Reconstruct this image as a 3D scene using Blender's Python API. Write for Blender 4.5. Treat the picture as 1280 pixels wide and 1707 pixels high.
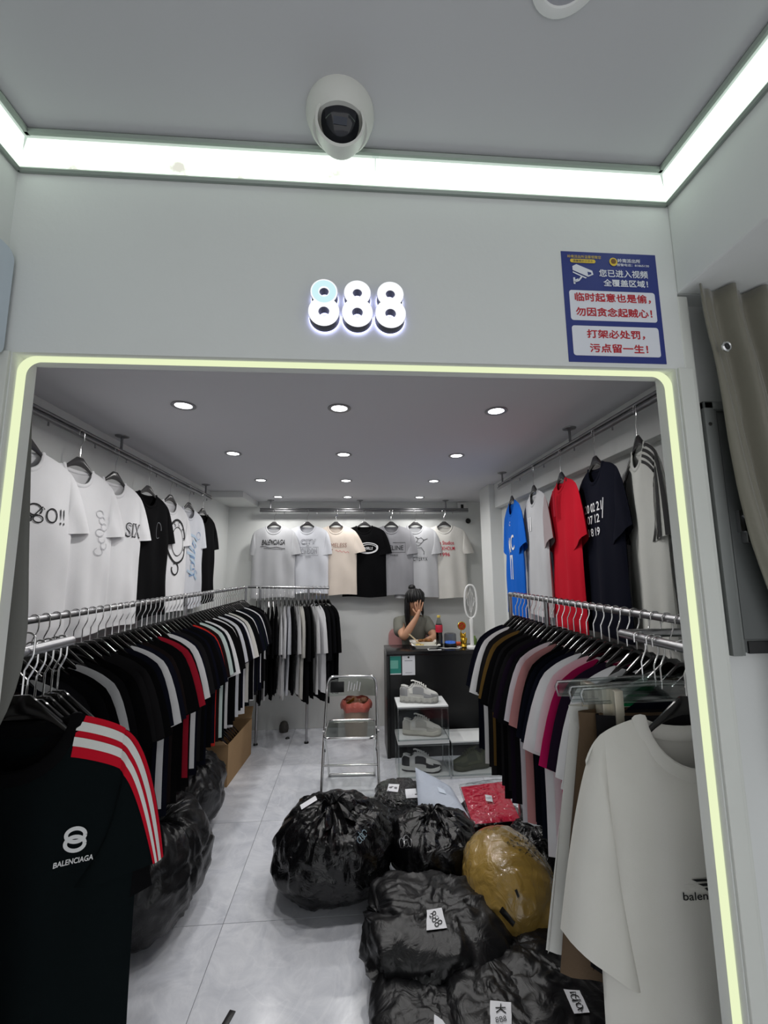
import bpy, bmesh, math, random
import numpy as np
from mathutils import Vector, Matrix, noise
PI = math.pi
scene = bpy.context.scene
COL = scene.collection
for _o in list(bpy.data.objects):
    bpy.data.objects.remove(_o)
random.seed(8)
RNG = np.random.default_rng(8)

# ---------------------------------------------------------------- camera
F_PX, PITCH, YAW, ROLL, CAM_H = 699.14, math.radians(7.891), math.radians(4.088), math.radians(-0.563), 1.605
def _cam_axes():
    cy, sy, cp, sp, cr, sr = math.cos(YAW), math.sin(YAW), math.cos(PITCH), math.sin(PITCH), math.cos(ROLL), math.sin(ROLL)
    fwd = Vector((sy*cp, cy*cp, sp)); right = Vector((cy, -sy, 0)); up = right.cross(fwd)
    return right*cr + up*sr, up*cr - right*sr, fwd
CR, CU, CF = _cam_axes()
CAM = Vector((0, 0, CAM_H))
cam_data = bpy.data.cameras.new('camera')
cam_data.sensor_fit = 'VERTICAL'; cam_data.sensor_height = 36.0
cam_data.lens = 36.0*F_PX/1707.0
cam_data.clip_start = 0.02
cam = bpy.data.objects.new('camera', cam_data)
m3 = Matrix((CR, CU, -CF)).transposed()
cam.matrix_world = Matrix.Translation(CAM) @ m3.to_4x4()
COL.objects.link(cam)
scene.camera = cam

def at(px, py, **k):
    """direction of a photo pixel cut with a plane X=, Y= or Z= (a surface the thing touches)"""
    d = CR*((px-640)/F_PX) - CU*((py-853.5)/F_PX) + CF
    a, v = list(k.items())[0]
    i = 'XYZ'.index(a)
    return CAM + d*((v-CAM[i])/d[i])

# ---------------------------------------------------------------- world + exposure
world = bpy.data.worlds.new('world'); scene.world = world
world.use_nodes = True
bg = world.node_tree.nodes['Background']
bg.inputs[0].default_value = (0.97, 0.98, 1.0, 1); bg.inputs[1].default_value = 0.95
scene.view_settings.view_transform = 'Standard'
scene.view_settings.look = 'None'
scene.view_settings.exposure = 0.0
scene.view_settings.gamma = 1.0
scene.view_settings.use_curve_mapping = False
DOWNLIGHT_W = 15.2
COVE_STRENGTH = 1.6
STRIP_STRENGTH = 1.0

# ---------------------------------------------------------------- materials
MATS = {}
def srgb(r, g, b):
    f = lambda c: ((c/255+0.055)/1.055)**2.4 if c/255 > 0.04045 else c/255/12.92
    return (f(r), f(g), f(b), 1)
def mat(name, col, rough=0.8, metal=0.0, spec=0.5, bump=None, var=None, coat=0.0, emit=None, alpha=None, trans=0.0, ior=1.45, sheen=0.0, coat_rough=0.1):
    """col: srgb 0-255 triple. bump=(scale, strength, detail). var=(scale, amount)."""
    if name in MATS: return MATS[name]
    m = bpy.data.materials.new(name); m.use_nodes = True
    nt = m.node_tree; b = nt.nodes['Principled BSDF']
    c = srgb(*col)
    b.inputs['Base Color'].default_value = c
    b.inputs['Roughness'].default_value = rough
    b.inputs['Metallic'].default_value = metal
    b.inputs['Specular IOR Level'].default_value = spec
    b.inputs['IOR'].default_value = ior
    if coat: b.inputs['Coat Weight'].default_value = coat; b.inputs['Coat Roughness'].default_value = coat_rough
    if trans: b.inputs['Transmission Weight'].default_value = trans
    if sheen: b.inputs['Sheen Weight'].default_value = sheen
    if alpha is not None: b.inputs['Alpha'].default_value = alpha
    if emit:
        b.inputs['Emission Color'].default_value = srgb(*emit[0]); b.inputs['Emission Strength'].default_value = emit[1]
    tc = None
    if bump or var:
        tc = nt.nodes.new('ShaderNodeTexCoord')
    if bump:
        n = nt.nodes.new('ShaderNodeTexNoise'); n.inputs['Scale'].default_value = bump[0]; n.inputs['Detail'].default_value = bump[2] if len(bump) > 2 else 3
        bp = nt.nodes.new('ShaderNodeBump'); bp.inputs['Strength'].default_value = bump[1]; bp.inputs['Distance'].default_value = bump[3] if len(bump) > 3 else 0.01
        nt.links.new(tc.outputs['Object'], n.inputs['Vector']); nt.links.new(n.outputs['Fac'], bp.inputs['Height']); nt.links.new(bp.outputs['Normal'], b.inputs['Normal'])
    if var:
        n2 = nt.nodes.new('ShaderNodeTexNoise'); n2.inputs['Scale'].default_value = var[0]; n2.inputs['Detail'].default_value = 4
        mx = nt.nodes.new('ShaderNodeMix'); mx.data_type = 'RGBA'
        mx.inputs['A'].default_value = tuple(max(0, x*(1-var[1])) for x in c[:3])+(1,); mx.inputs['B'].default_value = tuple(min(1, x*(1+var[1])) for x in c[:3])+(1,)
        nt.links.new(tc.outputs['Object'], n2.inputs['Vector']); nt.links.new(n2.outputs['Fac'], mx.inputs['Factor']); nt.links.new(mx.outputs['Result'], b.inputs['Base Color'])
    MATS[name] = m
    return m
def emit_mat(name, col, strength, spots=None):
    if name in MATS: return MATS[name]
    m = bpy.data.materials.new(name); m.use_nodes = True
    nt = m.node_tree; nt.nodes.remove(nt.nodes['Principled BSDF'])
    e = nt.nodes.new('ShaderNodeEmission'); e.inputs[0].default_value = srgb(*col); e.inputs[1].default_value = strength
    if spots:   # dirt specks lying on the diffuser
        tc = nt.nodes.new('ShaderNodeTexCoord'); n = nt.nodes.new('ShaderNodeTexNoise'); n.inputs['Scale'].default_value = spots; n.inputs['Detail'].default_value = 5
        r = nt.nodes.new('ShaderNodeValToRGB'); r.color_ramp.elements[0].position = 0.32; r.color_ramp.elements[1].position = 0.41
        r.color_ramp.elements[0].color = (.5, .5, .44, 1); r.color_ramp.elements[1].color = srgb(*col)
        nt.links.new(tc.outputs['Object'], n.inputs['Vector']); nt.links.new(n.outputs['Fac'], r.inputs[0]); nt.links.new(r.outputs[0], e.inputs[0])
    nt.links.new(e.outputs[0], nt.nodes['Material Output'].inputs[0])
    MATS[name] = m; return m
def clear_mat(name, tint=(250, 252, 252), gloss=0.03, rough=0.06, bump=None):
    """thin clear plastic: transparent with fresnel gloss"""
    if name in MATS: return MATS[name]
    m = bpy.data.materials.new(name); m.use_nodes = True
    nt = m.node_tree; nt.nodes.remove(nt.nodes['Principled BSDF'])
    t = nt.nodes.new('ShaderNodeBsdfTransparent'); t.inputs[0].default_value = srgb(*tint)
    g = nt.nodes.new('ShaderNodeBsdfGlossy'); g.inputs['Roughness'].default_value = rough
    lw0 = nt.nodes.new('ShaderNodeLayerWeight'); lw0.inputs[0].default_value = 0.5
    lw = nt.nodes.new('ShaderNodeMath'); lw.operation = 'POWER'; lw.inputs[1].default_value = 4.0; nt.links.new(lw0.outputs['Facing'], lw.inputs[0])
    ad = nt.nodes.new('ShaderNodeMath'); ad.operation = 'MULTIPLY_ADD'; ad.inputs[1].default_value = 0.7; ad.inputs[2].default_value = gloss
    mx = nt.nodes.new('ShaderNodeMixShader')
    nt.links.new(lw.outputs[0], ad.inputs[0]); nt.links.new(ad.outputs[0], mx.inputs[0]); nt.links.new(t.outputs[0], mx.inputs[1]); nt.links.new(g.outputs[0], mx.inputs[2])
    if bump:
        tc = nt.nodes.new('ShaderNodeTexCoord'); n = nt.nodes.new('ShaderNodeTexNoise'); n.inputs['Scale'].default_value = bump[0]; n.inputs['Detail'].default_value = 3
        bp = nt.nodes.new('ShaderNodeBump'); bp.inputs['Strength'].default_value = bump[1]; bp.inputs['Distance'].default_value = 0.02
        nt.links.new(tc.outputs['Object'], n.inputs['Vector']); nt.links.new(n.outputs['Fac'], bp.inputs['Height']); nt.links.new(bp.outputs[0], g.inputs['Normal']); nt.links.new(bp.outputs[0], lw0.inputs['Normal'])
    nt.links.new(mx.outputs[0], nt.nodes['Material Output'].inputs[0])
    MATS[name] = m; return m
def fabric(name, col, var=0.06):
    return mat('fabric_'+name, col, rough=0.92, spec=0.10, bump=(420, 0.18, 2, 0.002), var=(9, var))

def crinkle_mat(name, col, rough, scale=16, strength=0.6, spec=0.5, coat=0.0, var=None):
    """plastic film: ridged creases"""
    if name in MATS: return MATS[name]
    m = mat(name, col, rough, spec=spec, coat=coat, var=var, coat_rough=0.08)
    nt = m.node_tree; b = nt.nodes['Principled BSDF']
    tc = nt.nodes.new('ShaderNodeTexCoord')
    w = nt.nodes.new('ShaderNodeTexNoise'); w.inputs['Scale'].default_value = scale; w.inputs['Detail'].default_value = 4; w.inputs['Distortion'].default_value = 1.4
    v = nt.nodes.new('ShaderNodeTexVoronoi'); v.inputs['Scale'].default_value = scale*.8; v.feature = 'F1'
    ad = nt.nodes.new('ShaderNodeMath'); ad.operation = 'MULTIPLY_ADD'; ad.inputs[1].default_value = 0.45
    bp = nt.nodes.new('ShaderNodeBump'); bp.inputs['Strength'].default_value = strength; bp.inputs['Distance'].default_value = 0.02
    nt.links.new(tc.outputs['Object'], w.inputs['Vector']); nt.links.new(w.outputs['Color'], v.inputs['Vector']) if False else nt.links.new(tc.outputs['Object'], v.inputs['Vector'])
    nt.links.new(v.outputs['Distance'], ad.inputs[0]); nt.links.new(w.outputs['Fac'], ad.inputs[2])
    nt.links.new(ad.outputs[0], bp.inputs['Height']); nt.links.new(bp.outputs[0], b.inputs['Normal'])
    if coat: nt.links.new(bp.outputs[0], b.inputs['Coat Normal'])
    return m

M_WALL = mat('wall_paint', (222, 224, 222), 0.75, bump=(60, 0.12, 4, 0.004), var=(2.5, 0.03))
M_CEIL = mat('ceiling_paint', (214, 214, 218), 0.8, bump=(30, 0.05, 3, 0.004))
M_VCEIL = mat('vestibule_ceiling_panel', (196, 196, 198), 0.55, var=(3, 0.02))
M_TRIM = mat('trim_paint', (214, 216, 210), 0.55, bump=(40, 0.15, 4, 0.004), var=(12, 0.04))
M_ALU = mat('aluminium_edge', (150, 158, 152), 0.45, metal=0.6)
M_CHROME = mat('chrome', (215, 215, 215), 0.16, metal=1.0)
M_STEEL = mat('brushed_steel', (170, 170, 172), 0.32, metal=1.0)
M_DSTEEL = mat('dull_steel', (142, 142, 144), 0.36, metal=1.0)
M_HANGER = mat('hanger_black', (14, 13, 13), 0.16, spec=0.6)
M_HGREY = mat('hanger_grey', (58, 57, 58), 0.25, spec=0.6)
M_BLACKPL = mat('black_plastic', (16, 16, 18), 0.35)
M_WHITEPL = mat('white_plastic', (232, 232, 230), 0.4)
M_PAPER = mat('paper', (226, 227, 232), 0.8)
M_INK = mat('ink', (12, 12, 14), 0.7)
M_BAG = crinkle_mat('black_bag_film', (10, 10, 12), 0.22, 14, 0.55, spec=0.55)
M_BAGM = crinkle_mat('black_bag_film_dull', (20, 20, 22), 0.34, 12, 0.35, spec=0.5)
M_CLEAR = clear_mat('clear_acrylic')
M_FILM = clear_mat('clear_film', gloss=0.10, rough=0.12, bump=(26, 0.9))

# ---------------------------------------------------------------- mesh helpers
def link(o, parent=None):
    COL.objects.link(o)
    if parent is not None: o.parent = parent
    return o
def tag(o, label=None, cat=None, group=None, kind=None):
    if label: o['label'] = label
    if cat: o['category'] = cat
    if group: o['group'] = group
    if kind: o['kind'] = kind
    return o
def empty(name, loc=(0, 0, 0), rz=0.0, label=None, cat=None, group=None, kind=None):
    o = bpy.data.objects.new(name, None); o.empty_display_size = 0.05
    o.location = loc; o.rotation_euler = (0, 0, rz)
    return tag(link(o), label, cat, group, kind)

class MB:
    """collects geometry for one mesh"""
    def __init__(s): s.v = []; s.f = []; s.mi = []
    def add(s, vs, fs, mi=0):
        n = len(s.v); s.v += [tuple(p) for p in vs]; s.f += [tuple(i+n for i in f) for f in fs]; s.mi += [mi]*len(fs); return s
    def box(s, lo, hi, bev=0.0, mi=0, rot=None, c=None):
        lo = Vector(lo); hi = Vector(hi)
        bm = bmesh.new(); bmesh.ops.create_cube(bm, size=1.0)
        for v in bm.verts: v.co = Vector(((lo[i]+hi[i])/2 + v.co[i]*(hi[i]-lo[i]) for i in range(3)))
        if bev: bmesh.ops.bevel(bm, geom=bm.edges[:], offset=bev, segments=2, affect='EDGES', profile=0.6)
        if rot is not None:
            cc = (lo+hi)/2 if c is None else Vector(c)
            for v in bm.verts: v.co = rot @ (v.co-cc) + cc
        bm.verts.index_update()
        s.add([v.co[:] for v in bm.verts], [[v.index for v in f.verts] for f in bm.faces], mi); bm.free(); return s
    def tube(s, pts, r, seg=8, closed=False, cap=True, mi=0, flat=None):
        pts = [Vector(p) for p in pts]; n = len(pts)
        rr = r if hasattr(r, '__len__') else [r]*n
        vs = []; fs = []; prev = None
        for i, p in enumerate(pts):
            if closed: t = pts[(i+1) % n]-pts[i-1]
            else: t = pts[min(i+1, n-1)]-pts[max(i-1, 0)]
            t = t.normalized() if t.length > 1e-9 else Vector((0, 0, 1))
            if prev is None:
                a = Vector((0, 0, 1)) if abs(t.z) < .9 else Vector((1, 0, 0)); u = t.cross(a).normalized()
            else:
                u = prev - t*prev.dot(t); u = u.normalized() if u.length > 1e-9 else t.orthogonal().normalized()
            prev = u; w = t.cross(u)
            for k in range(seg):
                a = 2*PI*k/seg
                d = u*math.cos(a)+w*math.sin(a)
                if flat is not None: d = Vector((d.x*flat[0], d.y*flat[1], d.z*flat[2]))
                vs.append(p+d*rr[i])
        m = n if closed else n-1
        for i in range(m):
            for k in range(seg):
                a = i*seg+k; b = i*seg+(k+1) % seg; c = ((i+1) % n)*seg+(k+1) % seg; d = ((i+1) % n)*seg+k
                fs.append((a, b, c, d))
        if cap and not closed:
            fs.append(tuple(reversed(range(seg)))); fs.append(tuple(range((n-1)*seg, n*seg)))
        return s.add(vs, fs, mi)
    def lathe(s, prof, seg=24, mi=0, M=None, cap=True):
        vs = []; fs = []; n = len(prof)
        for r, z in prof:
            for k in range(seg):
                a = 2*PI*k/seg; p = Vector((r*math.cos(a), r*math.sin(a), z)); vs.append(M @ p if M else p)
        for i in range(n-1):
            for k in range(seg):
                fs.append((i*seg+k, i*seg+(k+1) % seg, (i+1)*seg+(k+1) % seg, (i+1)*seg+k))
        if cap:
            if prof[0][0] > 1e-6: fs.append(tuple(reversed(range(seg))))
            if prof[-1][0] > 1e-6: fs.append(tuple(range((n-1)*seg, n*seg)))
        return s.add(vs, fs, mi)
    def grid(s, fn, nu, nv, mi=0, closeu=False):
        vs = [fn(i/(nu if closeu else nu-1), j/(nv-1)) for i in range(nu) for j in range(nv)]; fs = []
        for i in range(nu if closeu else nu-1):
            for j in range(nv-1):
                i2 = (i+1) % nu
                fs.append((i*nv+j, i2*nv+j, i2*nv+j+1, i*nv+j+1))
        return s.add(vs, fs, mi)
    def prism(s, poly, d0, d1, plane='XZ', mi=0):
        n = len(poly)
        mk = {'XZ': lambda p, d: (p[0], d, p[1]), 'XY': lambda p, d: (p[0], p[1], d), 'YZ': lambda p, d: (d, p[0], p[1])}[plane]
        vs = [mk(p, d0) for p in poly]+[mk(p, d1) for p in poly]
        fs = [tuple(range(n)), tuple(reversed(range(n, 2*n)))]+[(i, i+n, (i+1) % n+n, (i+1) % n) for i in range(n)]
        return s.add(vs, fs, mi)
    def ball(s, c, r, seg=16, rings=10, mi=0, M=None):
        c = Vector(c); rr = Vector(r) if hasattr(r, '__len__') else Vector((r, r, r))
        def fn(u, v):
            a = 2*PI*u; b = PI*v
            p = Vector((rr.x*math.sin(b)*math.cos(a), rr.y*math.sin(b)*math.sin(a), rr.z*math.cos(b)))
            return (M @ p if M else p)+c
        return s.grid(fn, seg, rings+1, mi, closeu=True)
    def mesh(s, name, mats, smooth=True, fixn=True, merge=False, angle=40):
        me = bpy.data.meshes.new(name); me.from_pydata(s.v, [], s.f)
        mats = mats if isinstance(mats, (list, tuple)) else [mats]
        for m in mats: me.materials.append(m)
        if len(mats) > 1: me.polygons.foreach_set('material_index', s.mi)
        if fixn or merge:
            bm = bmesh.new(); bm.from_mesh(me)
            if merge: bmesh.ops.remove_doubles(bm, verts=bm.verts[:], dist=1e-5)
            if fixn: bmesh.ops.recalc_face_normals(bm, faces=bm.faces[:])
            bm.to_mesh(me); bm.free()
        if smooth:
            me.polygons.foreach_set('use_smooth', [True]*len(me.polygons))
            me.set_sharp_from_angle(angle=math.radians(angle))
        me.update()
        return me
    def obj(s, name, mats, parent=None, smooth=True, loc=None, rot=None, **k):
        o = bpy.data.objects.new(name, s.mesh(name, mats, smooth, **k))
        if loc is not None: o.location = loc
        if rot is not None: o.rotation_euler = rot
        return link(o, parent)
def struct(o):
    o['kind'] = 'structure'; return o
def rrect(x0, z0, x1, z1, r, n=5):
    pts = []
    for cx, cz, a0 in ((x1-r, z1-r, 0), (x0+r, z1-r, 90), (x0+r, z0+r, 180), (x1-r, z0+r, 270)):
        for k in range(n+1):
            a = math.radians(a0+90*k/n); pts.append((cx+r*math.cos(a), cz+r*math.sin(a)))
    return pts

# ---------------------------------------------------------------- lettering
_TXT = {}
def text_verts(txt, bold=0.0, italic=0.0, spacing=1.0):
    """flat 2-D letter mesh (verts Nx2 normalised to its bbox, faces, aspect)"""
    key = (txt, bold, italic, spacing)
    if key in _TXT: return _TXT[key]
    cu = bpy.data.curves.new('lettering', 'FONT'); cu.body = txt; cu.offset = bold; cu.shear = italic; cu.space_character = spacing; cu.resolution_u = 4
    ob = bpy.data.objects.new('lettering', cu); COL.objects.link(ob)
    dg = bpy.context.evaluated_depsgraph_get()
    me = bpy.data.meshes.new_from_object(ob.evaluated_get(dg))
    n = len(me.vertices); co = np.zeros(n*3); me.vertices.foreach_get('co', co); co = co.reshape(-1, 3)[:, :2]
    fs = [tuple(p.vertices) for p in me.polygons]
    bpy.data.objects.remove(ob); bpy.data.curves.remove(cu); bpy.data.meshes.remove(me)
    if n == 0: co = np.array([[0, 0], [1, 0], [1, 1]]); fs = [(0, 1, 2)]
    lo = co.min(0); sz = np.maximum(co.max(0)-lo, 1e-6)
    r = ((co-lo)/sz-0.5, fs, sz[0]/sz[1]); _TXT[key] = r
    return r
def text_flat(mb, txt, cx, cz, w=None, h=None, bold=0.0, italic=0.0, mi=0, fn=None, rot=0.0, spacing=1.0):
    """append lettering; fn maps (x,z)->3-D point"""
    co, fs, asp = text_verts(txt, bold, italic, spacing)
    if w is None: w = h*asp
    if h is None: h = w/asp
    c, s = math.cos(rot), math.sin(rot)
    vs = []
    for x, z in co:
        X, Z = x*w, z*h
        vs.append(fn(cx+X*c-Z*s, cz+X*s+Z*c))
    mb.add(vs, fs, mi)
def stroke(mb, pts, width, fn, mi=0):
    """flat ribbon stroke along 2-D points"""
    pts = [Vector((p[0], p[1])) for p in pts]; n = len(pts); vs = []; fs = []
    for i, p in enumerate(pts):
        t = (pts[min(i+1, n-1)]-pts[max(i-1, 0)]); t = t.normalized() if t.length > 1e-9 else Vector((1, 0))
        nn = Vector((-t.y, t.x))*width/2
        vs += [fn(*(p+nn)), fn(*(p-nn))]
        if i: fs.append((2*i-2, 2*i-1, 2*i+1, 2*i))
    mb.add(vs, fs, mi)
def arc(cx, cz, rx, rz, a0, a1, n=20):
    return [(cx+rx*math.cos(math.radians(a0+(a1-a0)*k/n)), cz+rz*math.sin(math.radians(a0+(a1-a0)*k/n))) for k in range(n+1)]
# ================================================================ THE SETTING
ZC, YB, XL, XR = 2.36, 4.62, -1.36, 1.31           # shop ceiling, back wall, side walls
YF, YI = 0.78, 0.84                                # facade, inner face of the door reveal
OX0, OX1, OZ = -0.635, 0.668, 2.015                # door opening
VX0, VX1, VZ, VY = -0.665, 0.69, 2.445, -0.8       # vestibule walls, ceiling, open end

def marble_mat():
    m = mat('marble_tile', (196, 199, 208), 0.2, spec=0.5)
    nt = m.node_tree; b = nt.nodes['Principled BSDF']
    tc = nt.nodes.new('ShaderNodeTexCoord'); oi = nt.nodes.new('ShaderNodeObjectInfo')
    sc = nt.nodes.new('ShaderNodeVectorMath'); sc.operation = 'MULTIPLY_ADD'; sc.inputs[1].default_value = (1, 1, 1)
    cv = nt.nodes.new('ShaderNodeCombineXYZ'); mul = nt.nodes.new('ShaderNodeMath'); mul.operation = 'MULTIPLY'; mul.inputs[1].default_value = 37
    nt.links.new(oi.outputs['Random'], mul.inputs[0]); nt.links.new(mul.outputs[0], cv.inputs[0]); nt.links.new(mul.outputs[0], cv.inputs[1])
    nt.links.new(tc.outputs['Object'], sc.inputs[0]); nt.links.new(cv.outputs[0], sc.inputs[2])
    n1 = nt.nodes.new('ShaderNodeTexNoise'); n1.inputs['Scale'].default_value = 5; n1.inputs['Detail'].default_value = 8; n1.inputs['Distortion'].default_value = 1.5; n1.inputs['Roughness'].default_value = .65
    n2 = nt.nodes.new('ShaderNodeTexNoise'); n2.inputs['Scale'].default_value = 2.2; n2.inputs['Detail'].default_value = 9; n2.inputs['Distortion'].default_value = 2.5
    nt.links.new(sc.outputs[0], n1.inputs['Vector']); nt.links.new(sc.outputs[0], n2.inputs['Vector'])
    r1 = nt.nodes.new('ShaderNodeValToRGB'); e = r1.color_ramp.elements; e[0].position = .3; e[0].color = srgb(196, 199, 208); e[1].position = .68; e[1].color = srgb(228, 230, 236)
    r2 = nt.nodes.new('ShaderNodeValToRGB'); r2.color_ramp.interpolation = 'EASE'; e = r2.color_ramp.elements; e[0].position = .47; e[0].color = (0, 0, 0, 1); e[1].position = .5; e[1].color = (1, 1, 1, 1)
    x = r2.color_ramp.elements.new(.53); x.color = (0, 0, 0, 1)
    mx = nt.nodes.new('ShaderNodeMix'); mx.data_type = 'RGBA'; mx.inputs['B'].default_value = srgb(240, 241, 246)
    mm = nt.nodes.new('ShaderNodeMath'); mm.operation = 'MULTIPLY'; mm.inputs[1].default_value = .22
    nt.links.new(n1.outputs['Fac'], r1.inputs[0]); nt.links.new(n2.outputs['Fac'], r2.inputs[0]); nt.links.new(r2.outputs[0], mm.inputs[0])
    nt.links.new(mm.outputs[0], mx.inputs['Factor']); nt.links.new(r1.outputs[0], mx.inputs['A']); nt.links.new(mx.outputs['Result'], b.inputs['Base Color'])
    return m
M_TILE = marble_mat()
floor = struct(MB().box((-1.8, -1.3, -0.08), (1.8, 4.7, -0.003)).obj('floor', mat('grout', (118, 120, 126), .9), smooth=False))
tile_me = MB().box((0, 0, -0.012), (0.7975, 0.7975, 0), 0.0012).mesh('tile', M_TILE, smooth=False)
for i in range(-2, 3):
    for j in range(-4, 4):
        t = bpy.data.objects.new('tile', tile_me); t.location = (-0.602+0.8*i+.00125, 1.42+0.8*j+.00125, 0.0); link(t, floor)
struct(MB().box((-1.6, YI-.1+.06, ZC), (1.8, YB+.1, ZC+.1)).obj('ceiling', M_CEIL, smooth=False)).location.z = 0
wl = MB().box((XL-.1, YI, 0), (XL, YB, ZC)); struct(wl.obj('wall_left', M_WALL, smooth=False))
struct(MB().box((-1.6, YB, 0), (1.8, YB+.1, ZC)).obj('wall_back', M_WALL, smooth=False))
wr = MB().box((XR, .95, 0), (XR+.1, 3.62, ZC)).box((1.2, 3.62, 0), (1.6, 3.9, ZC), .006).box((1.6, 3.62, 0), (1.7, YB, ZC))
struct(wr.obj('wall_right', M_WALL, smooth=False))
struct(MB().box((1.25, .95, 2.145), (XR+.002, 3.62, ZC), .004).obj('trim_1', M_WALL, smooth=False))
struct(MB().box((XL, 4.0, 2.30), (-1.05, YB, ZC), .005).obj('trim_2', M_WALL, smooth=False))
# facade with the door opening, reveal and the side recess behind the curtain
wf = MB()
wf.box((-1.5, YF, OZ), (VX1, YI, 2.6)).box((-1.5, YF, 0), (OX0, YI, OZ)).box((OX1, YF, 0), (VX1, YI, OZ))
wf.box((VX1-.001, .82, 0), (1.6, YI, 2.6)).box((VX1, YF, 2.185), (1.6, .82, 2.6))
struct(wf.obj('wall_front', M_WALL, smooth=False))
struct(MB().box((VX0-.1, VY, 0), (VX0, YF, 2.6)).obj('wall_vestibule_left', M_WALL, smooth=False))
struct(MB().box((VX1, VY, 2.185), (1.6, YF, 2.6), .004).box((1.5, VY, 0), (1.6, .82, 2.185)).obj('wall_vestibule_right', M_WALL, smooth=False))
struct(MB().box((VX0-.1, VY, VZ), (1.6, YF, VZ+.1)).obj('ceiling_vestibule', M_VCEIL, smooth=False))
# rough painted board along the outer edge of the reveal, both sides, and the thin lintel lip
struct(MB().box((OX1+.002, YF-.006, 0), (VX1+.012, YF+.002, OZ+.0), .002).obj('trim_3', M_TRIM, smooth=False))
struct(MB().box((VX1-.002, YF-.001, 0), (VX1+.022, .82, 2.18), .003).obj('trim_4', M_TRIM, smooth=False))
struct(MB().box((VX0, YF-.006, 0), (OX0-.002, YF+.002, OZ), .002).obj('trim_5', M_TRIM, smooth=False))

# ---------------------------------------------------------------- cove lights of the vestibule
M_COVE = emit_mat('cove_diffuser', (236, 255, 238), COVE_STRENGTH, spots=22)
M_COVE2 = emit_mat('cove_diffuser_clean', (236, 255, 240), COVE_STRENGTH)
CZ0, CZ1, CD = 2.396, 2.437, 0.041
def cove(name, ends, inward, label, splits):
    """ends: two wall points (x,y); inward: unit vector away from the wall"""
    e = empty(name, ((ends[0][0]+ends[1][0])/2, (ends[0][1]+ends[1][1])/2, CZ0), 0, label, 'light', 'cornice light strips of the entrance')
    L = Vector(e.location)
    a = Vector((*ends[0], 0)); b = Vector((*ends[1], 0)); n = Vector((*inward, 0)); d = (b-a).normalized()
    for k in range(len(splits)-1):
        p0 = a+(b-a)*splits[k]; p1 = a+(b-a)*splits[k+1]
        c0 = CD if splits[k] == 0 else .001; c1 = CD if splits[k+1] == 1 else .001
        q = [p0+Vector((0, 0, CZ0+.005))+n*.004, p1+Vector((0, 0, CZ0+.005))+n*.004, p1-d*c1+n*(CD-.003)+Vector((0, 0, CZ1-.006)), p0+d*c0+n*(CD-.003)+Vector((0, 0, CZ1-.006))]
        th = (n+Vector((0, 0, -1))).normalized()*.003
        m = MB().add([x-L for x in q]+[x-L-th for x in q], [(0, 1, 2, 3), (4, 5, 6, 7), (0, 1, 5, 4), (1, 2, 6, 5), (2, 3, 7, 6), (3, 0, 4, 7)])
        m.obj('diffuser', M_COVE if (k == 0 and n.y < 0) else M_COVE2, e, smooth=False)
        if k:
            for zz, off in ((CZ0+.003, .006), (CZ1-.004, CD)):
                pc = p0+n*off+Vector((0, 0, zz))-L
                MB().box(pc-Vector((.006, .006, .005)), pc+Vector((.006, .006, .005)), .001).obj('clip', M_CLEAR, e)
    for nm, off, z, r in (('lower_edge', .004, CZ0, .0055), ('upper_edge', CD+.003, CZ1+.002, .006)):
        p0 = a+n*off+d*off*.9+Vector((0, 0, z))-L; p1 = b+n*off-d*off*.9+Vector((0, 0, z))-L
        MB().tube([p0, p1], r, 6).obj(nm, M_ALU, e)
    return e
sp = (at(625, 290, Y=YF-.02).x-VX0)/(VX1-VX0)
cove('cove_light', ((VX0, YF), (VX1, YF)), (0, -1), 'glowing cornice strip above the shop front, dirt specks at its left end', (0, sp, 1))
cove('cove_light', ((VX0, VY), (VX0, YF)), (1, 0), 'glowing cornice strip running along the left entrance wall', (0, 1))
cove('cove_light', ((VX1, YF), (VX1, VY)), (-1, 0), 'glowing cornice strip running along the right wall above the curtain', (0, 1))

# ---------------------------------------------------------------- LED strip in the door reveal
def led_strip():
    r = .03; ins = .0024; pts = []
    x0, x1, z1 = OX0+ins, OX1-ins, OZ-ins
    for k in range(11): pts.append((x0, 0.0+(z1-r)*k/10, 1, 0))
    for k in range(1, 9):
        a = PI-PI/2*k/8; pts.append((x0+r+r*math.cos(a), z1-r+r*math.sin(a), -math.cos(a), -math.sin(a)))
    for k in range(1, 11): pts.append((x0+r+(x1-x0-2*r)*k/10, z1, 0, -1))
    for k in range(1, 9):
        a = PI/2-PI/2*k/8; pts.append((x1-r+r*math.cos(a), z1-r+r*math.sin(a), -math.cos(a), -math.sin(a)))
    for k in range(1, 11): pts.append((x1, (z1-r)*(1-k/10), -1, 0))
    prof = [(-.0085, -.002), (-.0085, .0015), (-.006, .003), (0, .0038), (.006, .003), (.0085, .0015), (.0085, -.002)]
    vs = []; fs = []; n = len(prof)
    for x, z, nx, nz in pts:
        for dy, h in prof: vs.append((x+nx*h, .802+dy, z+nz*h))
    for i in range(len(pts)-1):
        for k in range(n): fs.append((i*n+k, i*n+(k+1) % n, (i+1)*n+(k+1) % n, (i+1)*n+k))
    o = MB().add(vs, fs).obj('led_strip', emit_mat('led_strip_glow', (236, 246, 200), STRIP_STRENGTH))
    tag(o, 'pale yellow green LED strip outlining the shop door opening', 'light')
led_strip()

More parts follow.
